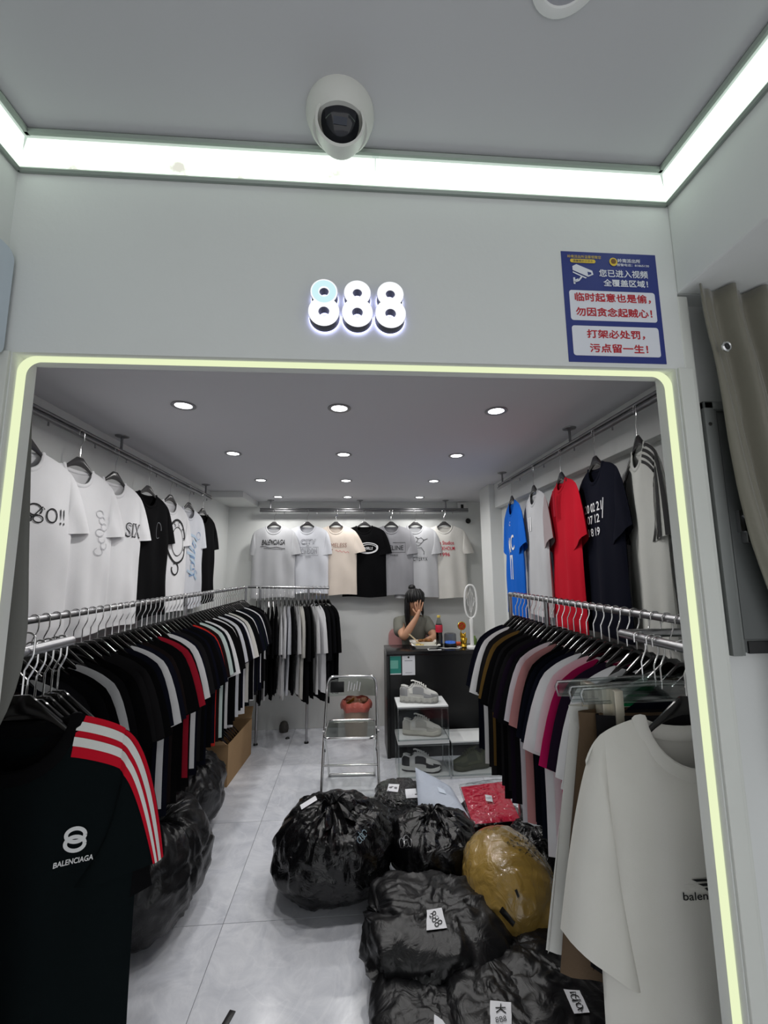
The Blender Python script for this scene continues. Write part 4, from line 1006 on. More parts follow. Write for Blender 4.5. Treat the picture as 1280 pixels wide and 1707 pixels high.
B5.scribble([[(.25, .72), (.72, .76)], [(.5, .9), (.47, .68), (.28, .54)], [(.48, .7), (.74, .55)]], q, .04, M_INK, text=('888', .5, .3, .5, .22, .2))
B6 = Bag((.72, 1.64), (.22, .27), .21, knot=(-.5, .8, .4), seed=21, p=2.8, pleat=.07, npl=9, crease=.06, lump=.06)
B6.obj('plastic_sack', M_BAGM, 'black sack with long narrow paper below the taped bale', group=GB)
q = [(957, 1691), (983, 1689), (966, 1652), (939, 1650)]
B6.decal('paper_label', q, M_PAPER)
B6.scribble([[(.3, .85), (.7, .9), (.5, .6)], arc(.5, .65, .25, .12, 0, 300), [(.2, .5), (.8, .55), (.4, .35)], arc(.55, .3, .2, .1, 40, 380), [(.3, .12), (.7, .2), (.5, .05)]], q, .05, M_INK)
# taped bale
M_TAPE = crinkle_mat('brown_packing_tape', (152, 124, 62), .26, 17, .38, coat=.9, var=(5, .3))
B7 = Bag((.69, 2.06), (.185, .245), .40, knot=(.3, 1, .5), seed=25, p=2.25, pleat=0.0, crease=.035, lump=.05, rz=.18)
B7.obj('taped_bale', M_TAPE, 'egg shaped bale wrapped in shiny brown packing tape', 'bale')
def scr(seed, nx, nz):
    r = random.Random(seed); out = []
    for i in range(nx):
        for j in range(nz):
            cx = (i+.5)/nx; cz = (j+.5)/nz
            for k in range(3):
                a = r.uniform(0, 3.1); l = .38/nx; out.append([(cx+r.uniform(-.1, .1)/nx*3-l*math.cos(a), cz-l*math.sin(a)*nx/nz), (cx+l*.2, cz+r.uniform(-.1, .1)/nz), (cx+l*math.cos(a), cz+l*math.sin(a)*nx/nz)])
    return out
B7.scribble(scr(3, 6, 4), [(838, 1405), (900, 1440), (912, 1412), (862, 1390)], .016, M_INK)
B7.decal('torn_patch', [(832, 1519), (855, 1545), (859, 1537), (838, 1511)], M_BLACKPL)
B7.decal('torn_patch', [(858, 1484), (863, 1497), (866, 1494), (862, 1482)], M_BLACKPL)
# parcels at the back of the pile
B8 = Bag((.29, 2.97), (.16, .145), .20, knot=(0, .4, 1), seed=30, p=3.6, pleat=.0, crease=.09, lump=.05)
B8.obj('plastic_parcel', crinkle_mat('black_parcel_film', (14, 14, 15), .14, 30, .9, coat=1.0), 'shiny shrink wrapped black parcel with white stickers near the folding chair', 'parcel')
B8.decal('sticker', [(645, 1319), (663, 1321), (666, 1308), (648, 1307)], M_PAPER, n=5)
B8.decal('sticker', [(677, 1331), (696, 1330), (693, 1315), (675, 1316)], M_PAPER, n=5)
B8.scribble([[(.15, .5), (.4, .5)], [(.6, .5), (.85, .5)]], [(645, 1319), (663, 1321), (666, 1308), (648, 1307)], .25, mat('sticker_print', (120, 120, 126), .8))
B9 = Bag((.80, 2.62), (.22, .22), .23, knot=(.2, .3, 1), seed=33, pleat=.12, npl=15, crease=.07)
B9.obj('plastic_sack', M_BAG, 'black sack mostly hidden under the red wrapped garment', group=GB)
B10 = Bag((.98, 2.35), (.17, .22), .28, knot=(-.3, .1, 1), seed=36, pleat=.10, npl=13, crease=.07)
B10.obj('plastic_sack', M_BAG, 'dark sack under the right rack behind the taped bale', group=GB)
BL1 = Bag((-1.0, 2.28), (.275, .33), .50, knot=(.35, -.25, 1), seed=40, pleat=.14, npl=19, crease=.06)
BL1.obj('plastic_sack', M_BAGM, 'large black sack under the left rack, nearer of the two', group=GB)
BL2 = Bag((-1.09, 2.98), (.235, .25), .46, knot=(.35, -.2, 1), seed=44, pleat=.14, npl=19, crease=.06)
BL2.obj('plastic_sack', M_BAGM, 'black sack under the left rack next to the cardboard box', group=GB)
def pillow(name, corners, thick, m, label, cat, seed=0, n=18, sub=None):
    """flat soft pack spanned between four 3-D corners"""
    c = [Vector(p) for p in corners]; o = sum(c, Vector())/4; nrm = (c[1]-c[0]).cross(c[3]-c[0]).normalized()
    def pt(u, v, s, k=1.0):
        p = (c[0]*(1-u)+c[1]*u)*(1-v)+(c[3]*(1-u)+c[2]*u)*v
        e = (4*u*(1-u)*4*v*(1-v))**.35
        w = .25*sn(u*4, v*4, 0, seed)+.12*sn(u*9, v*9, 1, seed)
        return p-o+nrm*s*thick*k*(e*(1+w*.8)+.12*sn(u*6, v*6, 2, seed+2)*(s > 0))
    b = MB(); b.grid(lambda u, v: pt(u, v, 1), n, n); b.grid(lambda u, v: pt(u, v, -1), n, n)
    ob = b.obj(name, m, loc=o, merge=True, angle=60); tag(ob, label, cat)
    return ob, pt, nrm
# grey courier mailer leaning on the shoe box
g, gp, gn = pillow('courier_mailer', [at(697, 1345, Z=.20), at(783, 1364, Z=.24), at(752, 1312, Z=.235), at(692, 1279, Z=.27)], .03, crinkle_mat('mailer_film', (176, 184, 198), .45, 14, .35), 'pale blue grey courier mailer leaning against the shoe boxes', 'parcel', 3)
MB().grid(lambda u, v: gp(.55+.16*u, .42+.14*v, 1)+gn*.004, 4, 4).obj('sticker', mat('mailer_label', (196, 206, 220), .6), g, fixn=False)
r_, rp, rn = pillow('wrapped_garment', [at(788, 1374, Z=.235), at(868, 1368, Z=.235), at(838, 1303, Z=.24), at(768, 1312, Z=.24)], .022, fabric('folded_red', (196, 30, 62)), 'folded red garment sealed in clear plastic on top of the pile', 'parcel', 5)
cs = [Vector(p) for p in (at(786, 1380, Z=.245), at(886, 1364, Z=.24), at(846, 1298, Z=.248), at(764, 1308, Z=.248))]; ro = r_.location
def filmf(s):
    def f(u, v):
        p = (cs[0]*(1-u)+cs[1]*u)*(1-v)+(cs[3]*(1-u)+cs[2]*u)*v
        return p-ro+rn*s*(.03*(4*u*(1-u)*4*v*(1-v))**.3+.004*sn(u*9, v*9, 3, 2))
    return f
bb = MB(); bb.grid(filmf(1), 20, 20); bb.grid(filmf(-1), 20, 20); bb.obj('plastic_sleeve', M_FILM, r_, merge=True)
MB().grid(lambda u, v: rp(.40+.17*(u*.8+v*.2), .38+.17*(v-.25*u), 1)+rn*.012, 4, 4).obj('size_tag', M_PAPER, r_, fixn=False)
b = MB(); stroke(b, [(.2, .5), (.8, .5)], .06, lambda u, v: rp(.40+.17*(u*.8+v*.2), .38+.17*(v-.25*u), 1)+rn*.0135); b.obj('tag_print', PR_GREY, r_, fixn=False)
w_, wp, wn = pillow('wrapped_pack', [at(880, 1372, Z=.26), at(922, 1392, Z=.25), at(912, 1338, Z=.27), at(874, 1326, Z=.27)], .02, M_PAPER, 'small white and navy pack with red dot in clear plastic beside the red garment', 'parcel', 8)
MB().grid(lambda u, v: wp(.15+.6*u, .55+.3*v, 1)+wn*.004, 5, 5).obj('navy_print', mat('pack_navy', (36, 42, 70), .6), w_, fixn=False)
MB().add([wp(.45+.1*math.cos(2*PI*k/14), .35+.1*math.sin(2*PI*k/14), 1)+wn*.005 for k in range(14)], [tuple(range(14))]).obj('red_dot', PR_RED, w_, fixn=False)
MB().grid(lambda u, v: wp(-.1+1.2*u, -.1+1.2*v, 1) + wn*(.009+.004*sn(u*7, v*7, 4)) if 0 < u < 1 and 0 < v < 1 else wp(min(max(-.1+1.2*u, 0), 1), min(max(-.1+1.2*v, 0), 1), 1), 12, 12).obj('plastic_sleeve', M_FILM, w_)
# loose things on the floor
p = at(640, 1478, Z=0); o = MB().grid(lambda u, v: (p.x-.05+.11*u, p.y-.05+.1*v+.03*u, .004+.02*v*v), 6, 6).obj('paper_sheet', M_PAPER); tag(o, 'loose white paper sheet between the black sacks', 'paper')
p = at(380, 1700, Z=0); o = MB().box((p.x-.012, p.y-.03, .0005), (p.x+.012, p.y+.03, .004), .001, rot=Matrix.Rotation(-.3, 3, 'Z')).obj('plastic_scrap', M_BLACKPL); tag(o, 'small black plastic scrap on the tiles at the bottom edge', 'scrap')
p = at(479, 1231, Z=0); o = MB().lathe([(0, .010), (.016, .010), (.020, .006), (.022, 0), (0, 0)], 20, M=Matrix.Translation((p.x, p.y, 0))).obj('floor_socket', M_BLACKPL); tag(o, 'small black round cap on the floor near the back wall', 'cap')
p = at(472, 1222, Z=0); o = MB().lathe([(0, .10), (.018, .098), (.035, .085), (.045, .06), (.048, .03), (.042, 0), (0, 0)], 22, M=Matrix.Translation((p.x, YB-.06, 0))).obj('stone_ornament', mat('dark_speckled', (70, 68, 66), .6, var=(60, .5))); tag(o, 'dark speckled dome standing on the floor at the back wall', 'ornament')

# ---------------------------------------------------------------- cardboard box under the left rack
def carton():
    e = empty('cardboard_box', (-1.09, 3.78, 0), math.radians(-4), 'open cardboard box under the left rack holding spare hangers', 'box')
    M_C = mat('cardboard', (158, 128, 92), .85, var=(8, .12), bump=(40, .1, 3, .003)); w, d, h, t = .155, .29, .30, .006
    for nm, lo, hi in (('bottom', (-w, -d, 0), (w, d, t)), ('side_panel', (-w, -d, t), (-w+t, d, h)), ('side_panel', (w-t, -d, t), (w, d, h)), ('end_panel', (-w+t, -d, t), (w-t, -d+t, h)), ('end_panel', (-w+t, d-t, t), (w-t, d, h))):
        MB().box(lo, hi, .001).obj(nm, M_C, e, smooth=False)
    MB().box((-w+.01, -d-.004, h-.002), (w-.01, -d+.002, h+.11), .001, rot=Matrix.Rotation(math.radians(58), 3, 'X'), c=(0, -d, h)).obj('flap', M_C, e, smooth=False)
    MB().box((-w+t, d-.004, h), (w-t, d, h+.10), .001, rot=Matrix.Rotation(math.radians(-30), 3, 'X'), c=(0, d, h)).obj('flap', M_C, e, smooth=False)
    MB().box((-w+.10, -d-.0012, .05), (w-.02, -d-.0002, .14)).obj('shipping_label', mat('label_cream', (176, 166, 140), .8), e, smooth=False)
    for k in range(9):
        rx = random.uniform(-.3, .3)
        h_ = hanger((-1.10+random.uniform(-.01, .01), 3.6+.045*k, .275), math.pi/2*0+rx*.2, nth(k+1)+' spare black hanger from the front in the cardboard box', 'spare hangers in the cardboard box'); h_.scale = (.62, 1, .8)
carton()

# ================================================================ COUNTER AND WHAT STANDS ON IT
CT = .885; CX0, CX1, CY0, CY1 = .285, 1.19, 3.845, 4.20
def counter():
    e = empty('counter', ((CX0+CX1)/2, (CY0+CY1)/2, 0), 0, 'black cashier counter at the back of the shop', 'counter'); c = e.location
    M_K = mat('counter_black', (11, 11, 13), .32, spec=.5, var=(3, .15)); M_KT = mat('counter_top_black', (20, 19, 21), .2, spec=.5)
    L = lambda x, y, z: (x-c.x, y-c.y, z)
    MB().box(L(CX0, CY0, .85), L(CX1, CY1, CT), .003).obj('top', M_KT, e)
    MB().box(L(CX0, CY0+.001, 0), L(CX0+.03, CY1, .85), .002).obj('side_panel', M_K, e)
    MB().box(L(CX1-.03, CY0+.001, 0), L(CX1, CY1, .85), .002).obj('side_panel', M_K, e)
    MB().box(L(CX0+.03, CY0+.012, .0), L(CX1-.03, CY0+.03, .85), .001).obj('front_panel', M_K, e)
    MB().box(L(CX0+.03, CY0+.03, .42), L(CX1-.03, CY1-.02, .44), .001).obj('shelf', M_K, e)
counter()
yfp = CY0+.012
def card(x0, x1, z0, z1, m, label):
    o = MB().box((x0, yfp-.003, z0), (x1, yfp, z1)).obj('payment_card', m, smooth=False); return tag(o, label, 'sign', 'payment cards on the counter front')
pa = at(646.5, 1092, Y=yfp); pb = at(668.5, 1124, Y=yfp); pc = at(670, 1090, Y=yfp); pd = at(692, 1125, Y=yfp)
o = card(max(pa.x, CX0+.031), pb.x, pb.z, min(pa.z, .85), mat('card_teal', (44, 134, 122), .5), 'teal green payment card on the counter front')
w = pb.x-pa.x
MB().box((pa.x+.02, yfp-.0036, pb.z+.05), (pb.x-.025, yfp-.003, pb.z+.12)).obj('print', mat('card_teal_pale', (110, 176, 162), .5), o, smooth=False)
MB().box((max(pa.x, CX0+.032), yfp-.0036, pa.z-.01), (pb.x, yfp-.003, min(pa.z, .849))).box((max(pa.x, CX0+.032), yfp-.0036, pb.z), (pb.x, yfp-.003, pb.z+.008)).obj('border', M_PAPER, o, smooth=False)
o = card(pc.x, pd.x, pd.z, min(pc.z, .85), M_PAPER, 'white payment card with small black logo on the counter front')
xm = (pc.x+pd.x)/2
MB().lathe([(0, 0), (.009, 0)], 14, M=Matrix.Translation((xm, yfp-.0036, pc.z-.03)) @ Matrix.Rotation(PI/2, 4, 'X'), cap=False).obj('logo', PR_BLACK, o, fixn=False)
MB().box((xm-.035, yfp-.0036, pc.z-.062), (xm+.035, yfp-.003, pc.z-.057)).obj('print', PR_GREY, o, smooth=False)
MB().box((xm-.03, yfp-.0036, pd.z+.02), (xm+.03, yfp-.003, pd.z+.023)).obj('print', PR_GREY, o, smooth=False)

def takeaway():
    p = at(701, 1068, Z=CT); p = Vector((.665, 4.02, CT))
    e = empty('takeaway_tray', p, math.radians(-4), 'open white foam takeaway tray with leftover food on the counter', 'tray')
    M_F = mat('white_foam', (232, 230, 222), .6)
    def tray(w, d, h):
        b = MB(); th = .004
        prof = [(.78, 0), (.98, h*.95), (1.06, h), (1.06, h-.004), (.94, h*.9), (.74, th)]
        loops = []
        for s, z in prof:
            loops.append([(x*s, y*s, z) for x, y in rrect(-w, -d, w, d, .022, 4)])
        n = len(loops[0]); vs = [q for l in loops for q in l]; fs = [(i*n+k, i*n+(k+1) % n, (i+1)*n+(k+1) % n, (i+1)*n+k) for i in range(len(loops)-1) for k in range(n)]
        fs += [tuple(range(n)), tuple(range((len(loops)-1)*n, len(loops)*n))]
        return b.add(vs, fs)
    tray(.125, .075, .032).obj('tray', M_F, e)
    o = tray(.125, .07, .03).obj('lid', M_F, e); o.location = (-.01, .115, .012)
    M_FD = mat('fried_food', (128, 84, 36), .5, var=(40, .4)); M_FD2 = mat('pale_food', (186, 164, 96), .5, var=(30, .3))
    b = MB(); r = random.Random(4)
    for k in range(16): b.ball((-.07+.14*r.random(), .09+.05*r.random(), .045+.008*r.random()), (.018, .014, .011), 8, 6)
    b.obj('food', M_FD, e)
    b = MB()
    for k in range(5): b.ball((-.08+.05*r.random(), -.01+.05*r.random(), .02), (.016, .013, .012), 8, 6)
    b.obj('food', M_FD2, e)
    for k in range(2): MB().tube([(-.045+.008*k, .03, .022), (-.155+.01*k, .06, .115)], .003, 6).obj('chopstick', mat('bamboo', (206, 186, 150), .6), e)
takeaway()
def bottle():
    p = Vector((.80, 4.04, CT)); e = empty('cola_bottle', p, 0, 'cola bottle with red label and yellow cap on the counter', 'bottle')
    s = 1.0
    MB().lathe([(0, .002), (.026, 0), (.032, .006), (.032, .02), (.030, .05), (.032, .09), (.030, .11), (.031, .15), (.033, .17), (.031, .20), (.022, .235), (.014, .26), (.0125, .272)], 24).obj('shell', clear_mat('pet_shell', (225, 225, 222), .08), e)
    MB().lathe([(0, .004), (.025, .003), (.0305, .008), (.0305, .02), (.0285, .05), (.0305, .09), (.0285, .11), (.0295, .15), (.0315, .17), (.0295, .198), (.026, .21), (0, .21)], 24).obj('cola', mat('cola', (22, 10, 8), .15), e)
    MB().lathe([(.0325, .135), (.0335, .14), (.0345, .17), (.0335, .2), (.032, .203)], 24, cap=False).obj('label', mat('label_red', (196, 44, 66), .4), e)
    MB().lathe([(.015, .268), (.016, .27), (.016, .285), (.014, .289), (0, .289)], 20).obj('cap', mat('cap_yellow', (216, 190, 90), .4), e)
bottle()
def speaker():
    p = Vector((.90, 4.02, CT)); e = empty('glow_speaker', p, 0, 'smoky clear round speaker with blue glowing ring beside the bottle', 'speaker')
    MB().lathe([(0, 0), (.052, 0), (.057, .006), (.057, .03), (.052, .036), (0, .036)], 28).obj('base', M_BLACKPL, e)
    MB().lathe([(0, .0365), (.046, .0365), (.05, .042), (.046, .05), (0, .05)], 28).obj('glow_ring', emit_mat('speaker_blue', (70, 120, 215), 1.1), e)
    MB().lathe([(.056, .03), (.057, .07), (.056, .115), (.05, .125), (0, .125)], 28).obj('dome', clear_mat('smoky', (196, 198, 204), .06), e)
    MB().lathe([(0, .126), (.03, .126), (.034, .122)], 24).obj('top_plate', M_HGREY, e)
speaker()
def cable():
    pts = [at(x, y, Z=CT+.004) for x, y in [(771, 1078), (763, 1079), (768, 1081), (752, 1080), (744, 1081), (730, 1079), (718, 1080), (712, 1082), (716, 1085), (725, 1086), (732, 1085)]]
    q = []
    for i in range(len(pts)-1):
        for k in range(4): q.append(pts[i].lerp(pts[i+1], k/4))
    q.append(pts[-1]); q = [p if CY0+.02 < p.y else Vector((p.x, CY0+.02, p.z)) for p in q]
    for _ in range(3): q = [q[0]]+[(q[i-1]+q[i]*2+q[i+1])/4 for i in range(1, len(q)-1)]+[q[-1]]
    e = MB().tube(q, .0032, 6).obj('charging_cable', M_WHITEPL); tag(e, 'white charging cable curled on the counter top', 'cable')
    p = q[-1]; MB().box((p.x, p.y-.006, p.z-.003), (p.x+.03, p.y+.006, p.z+.005), .002).obj('plug', M_WHITEPL, e)
    MB().tube([(q[3].x+.02*math.cos(a), q[3].y+.03*math.sin(a), CT+.006) for a in [2*PI*k/16 for k in range(16)]], .003, 6, closed=True).obj('coil', M_WHITEPL, e)
cable()
def figurine():
    p = Vector((1.02, 3.99, CT)); e = empty('gold_figurine', p, 0, 'golden figurine holding up a red round sign on the counter', 'ornament')
    M_G = mat('gold', (212, 170, 60), .22, metal=.9)
    b = MB().lathe([(0, 0), (.03, 0), (.034, .01), (.03, .02), (.024, .03), (.03, .05), (.03, .07), (.02, .085), (.012, .09)], 20).ball((0, 0, .105), (.024, .022, .022), 16, 10)
    b.ball((-.022, -.01, .075), (.011, .012, .014), 10, 8).ball((.022, -.01, .075), (.011, .012, .014), 10, 8).ball((0, -.02, .105), (.008, .008, .006), 8, 6).tube([(-.016, 0, .12), (-.02, 0, .135)], [.008, .002], 6).tube([(.016, 0, .12), (.02, 0, .135)], [.008, .002], 6)
    b.tube([(-.022, -.005, .08), (-.03, -.01, .12), (-.022, -.008, .16)], [.008, .006, .003], 8)
    b.obj('figure', M_G, e)
    M = Matrix.Translation((-.015, -.006, .195)) @ Matrix.Rotation(PI/2, 4, 'X')
    d = MB().lathe([(0, -.004), (.036, -.004), (.04, 0), (.036, .004), (0, .004)], 24, M=M).obj('round_sign', M_G, e)
    MB().lathe([(0, .005), (.031, .005)], 24, M=M, cap=False).obj('sign_face', mat('sign_red', (176, 40, 32), .4), d, fixn=False)
    b = MB(); f = lambda x, z: (-.015+x, -.0125, .195+z)
    for st in ([(-.018, .012), (.018, .012)], [(0, .022), (0, -.02)], [(-.016, -.002), (.016, -.002)], [(-.014, -.018), (.014, -.018)], [(-.02, .0), (-.012, -.016)]): stroke(b, st, .004, f)
    b.obj('sign_mark', M_G, d, fixn=False)
figurine()
o = MB().box((.925, 4.09, CT), (1.06, 4.17, CT+.022), .003).obj('orange_box', mat('orange_card', (216, 92, 52), .6)); tag(o, 'flat orange box lying behind the golden figurine', 'box')
o = MB().lathe([(0, 0), (.022, 0), (.024, .01), (.024, .07), (.012, .09), (.012, .10), (0, .10)], 18, M=Matrix.Translation((1.125, 4.0, CT))).obj('green_bottle', mat('green_plastic', (110, 140, 70), .4)); tag(o, 'small green bottle behind the racket on the counter', 'bottle')
def swatter():
    p = Vector((1.075, 3.90, CT)); e = empty('mosquito_racket', p, 0, 'white electric mosquito racket standing upright in its base on the counter', 'racket')
    MB().lathe([(0, 0), (.047, 0), (.05, .004), (.05, .022), (.046, .028), (.02, .03), (0, .03)], 28).obj('base', M_WHITEPL, e)
    MB().tube([(0, 0, .02), (0, 0, .12), (0, 0, .2), (0, 0, .255), (0, 0, .275)], [.017, .016, .015, .019, .012], 14).obj('handle', M_WHITEPL, e)
    fr_ = [(.056*math.copysign(abs(math.cos(a))**.8, math.cos(a)), 0, .425+.15*math.copysign(abs(math.sin(a))**.85, math.sin(a))) for a in [2*PI*k/40 for k in range(40)]]
    h = MB().tube(fr_, .0085, 10, closed=True).obj('frame', M_WHITEPL, e)
    b = MB()
    for s in (-1, 1):
        for k in range(3):
            b.tube([(0, 0, .285+.02*k), (s*.014*(k+.6), 0, .36+.03*k), (s*.016*(k+1), 0, .43+.035*(2-k)), (s*.010*(k+.5), 0, .48+.03*(2-k))], .0018, 5)
    b.tube([(0, 0, .28), (0, 0, .565)], .0018, 5)
    b.obj('guard', M_WHITEPL, h)
    b = MB()
    for k in range(-6, 7):
        zz = .145*math.sqrt(max(0, 1-(k*.008/.054)**2)); b.tube([(k*.008, .003, .425-zz), (k*.008, .003, .425+zz)], .0005, 4)
    g = b.obj('wire_grid', M_STEEL, h)
swatter()

# ---------------------------------------------------------------- clear shoe boxes and sneakers
def shoe_box(x0, y0, z0, label, w=.405, d=.26, h=.27):
    e = empty('shoe_box', (x0+w/2, y0+d/2, z0), 0, label, 'box', 'clear shoe display boxes')
    X, Y = w/2, d/2; Mw = mat('box_white', (222, 224, 224), .35)
    MB().box((-X, -Y, 0), (X, Y, .016), .003).obj('base', Mw, e)
    MB().box((-X, -Y, h-.012), (X, Y, h), .003).obj('lid', Mw, e)
    t = .0025
    z0, z1 = .017, h-.013
    for nm, qd in (('front_door', [(-X, -Y, z0), (X, -Y, z0), (X, -Y, z1), (-X, -Y, z1)]), ('side_panel', [(-X, Y, z0), (-X, -Y, z0), (-X, -Y, z1), (-X, Y, z1)]), ('side_panel', [(X, -Y, z0), (X, Y, z0), (X, Y, z1), (X, -Y, z1)]), ('back_panel', [(X, Y, z0), (-X, Y, z0), (-X, Y, z1), (X, Y, z1)])):
        MB().add(qd, [(0, 1, 2, 3)]).obj(nm, M_CLEAR, e, smooth=False, fixn=False)
    Mp = clear_mat('clear_edge', (232, 236, 236), .16, .2)
    for sx in (-1, 1):
        for sy in (-1, 1): MB().box((sx*X-.005*(sx > 0)*2+.0, sy*Y-.010*(sy > 0), .016), (sx*X+.010*(sx < 0), sy*Y+.010*(sy < 0), h-.012), .001).obj('corner_post', Mp, e)
    for z in (.018, h-.022):
        MB().box((-X, -Y-.002, z-.002), (X, -Y+.004, z+.008), .001).obj('edge_strip', Mp, e)
    return e
SBX, SBY = .338, 3.455
shoe_box(SBX, SBY, 0, 'clear shoe box holding the black and white sneaker, lower of the stack')
shoe_box(SBX, SBY, .27, 'clear shoe box holding the cream sneaker, upper of the stack')
shoe_box(SBX+.42, SBY, 0, 'clear shoe box holding the olive sneaker, right of the stack')
def sneaker(loc, rz, label, c_sole, c_sole2, c_up, c_ov, c_lace, chunky=0.0, heel_tab=None, L=.305):
    e = empty('sneaker', loc, rz, label, 'shoe', 'sneakers on display')
    T = [0, .04, .12, .25, .4, .55, .7, .82, .92, .98, 1]
    W = [.016, .028, .036, .038, .037, .042, .049, .049, .040, .024, .004]
    Hh = [.072, .092, .098, .088, .112, .108, .082, .066, .056, .046, .034]
    SH = [.030+chunky*.014]*4+[.030+chunky*.008]*2+[.027+chunky*.006]*3+[.030, .032]
    ip = lambda A, t: float(np.interp(t, T, A))
    flare = 1.10+.1*chunky
    def sole(u, v):
        w = ip(W, u)*flare; h = ip(SH, u); tz = .006*max(0, u-.75)/.25*2
        prof = [(-.96, .0), (-1.04, .25), (-1.03, .7), (-.98, 1), (0, 1.0), (.98, 1), (1.03, .7), (1.04, .25), (.96, .0), (0, 0), (-.96, 0)]
        k = min(int(v*10+1e-6), 10); a, z = prof[k]
        wob = chunky*.004*math.sin(u*42)*(0 < k < 3 or 5 < k < 8)
        return (u*L-.5*L, a*w+wob*np.sign(a), z*h+tz)
    def up(u, v, off=0.0):
        w = ip(W, u)*.97; h0 = ip(SH, u)-.004; H = ip(Hh, u)+chunky*.012
        a = PI*v; ca, sa = math.cos(a), math.sin(a)
        return (u*L-.5*L+off*(1 if u > .9 else 0), (w+off)*math.copysign(abs(ca)**.75, ca)*(1-.28*sa), h0+(H+off-h0)*sa**.8)
    MB().grid(sole, 32, 11).obj('sole', c_sole, e, merge=True)
    b = MB(); b.grid(lambda u, v: (lambda p: (p[0], p[1]*1.01, p[2]*.45))(sole(u, v)), 32, 11); b.obj('outsole', c_sole2, e, merge=True)
    MB().grid(lambda u, v: up(u, v), 34, 19).obj('upper', c_up, e)
    for (u0, u1, v0, v1) in ((.0, .2, .0, .34), (.0, .2, .66, 1), (.80, .99, 0, .2), (.80, .99, .8, 1), (.34, .62, .06, .26), (.34, .62, .74, .94), (.62, .82, .0, .12), (.62, .82, .88, 1)):
        MB().grid(lambda u, v: up(u0+(u1-u0)*u, v0+(v1-v0)*v, .0025), 9, 7).obj('overlay', c_ov, e)
    def stripe(u, v, s): return up(.26+.22*u+.06*v*s, .08+.3*v if s > 0 else .92-.3*v, .004)
    for s in (1, -1): MB().grid(lambda u, v: stripe(u*.35, v, s), 4, 8).obj('side_stripe', c_lace, e)
    # collar ring, shaded inside of the opening painted as a dark patch, tongue
    MB().tube([up(.05+.30*(.5-.5*math.cos(a)), .5+.17*math.sin(a), .002) for a in [2*PI*k/20 for k in range(20)]], .0065, 8, closed=True).obj('collar', c_up, e)
    MB().add([up(.06+.28*(.5-.5*math.cos(a)), .5+.14*math.sin(a), .0015) for a in [2*PI*k/20 for k in range(20)]], [tuple(range(20))]).obj('opening', M_BLACKPL, e)
    MB().grid(lambda u, v: (lambda p: (p[0]-.02*(1-u), p[1], p[2]+.022*(1-u)))(up(.36+.3*u, .38+.24*v, .004)), 8, 7).obj('tongue', c_up, e)
    for k in range(6):
        u = .40+.055*k
        MB().tube([up(u+.01*(j % 2), .33+.34*j/6, .007+.003*math.sin(PI*j/6)) for j in range(7)], .0034, 6).obj('lace', c_lace, e)
    e.scale = (1.03, 1, 1.16)
    if heel_tab: MB().grid(lambda u, v: up(.0+.05*u, .3+.4*v, .005), 4, 7).obj('heel_tab', heel_tab, e)
    return e
ms = lambda n, c, r=.55, me=0.0: mat('shoe_'+n, c, r, metal=me)
zt = .54+.0
sneaker((SBX+.19, SBY+.12, zt), math.radians(-8), 'chunky silver grey running sneaker on top of the shoe boxes', ms('s1', (176, 176, 170)), ms('s1b', (140, 140, 136)), ms('u1', (196, 196, 192)), ms('o1', (150, 151, 152), .35, .3), ms('l1', (214, 214, 208)), 1.0)
sneaker((SBX+.21, SBY+.13, .286), math.radians(-10), 'cream white skate sneaker inside the upper clear box', ms('s2', (206, 204, 194)), ms('s2b', (160, 156, 148)), ms('u2', (226, 224, 218)), ms('o2', (186, 184, 178)), ms('l2', (226, 226, 222)), .4)
sneaker((SBX+.20, SBY+.13, .016), math.radians(-10), 'black and white sneaker inside the lower clear box', ms('s3', (222, 222, 220)), ms('s3b', (40, 40, 42)), ms('u3', (220, 220, 218)), ms('o3', (34, 34, 38)), ms('l3', (222, 222, 222)), .3)
sneaker((SBX+.42+.18, SBY+.13, .016), math.radians(188), 'olive green sneaker with yellow heel inside the right clear box', ms('s4', (74, 76, 60)), ms('s4b', (58, 60, 48)), ms('u4', (84, 88, 66)), ms('o4', (66, 70, 54)), ms('l4', (96, 98, 78)), .6, ms('y4', (226, 186, 40)))

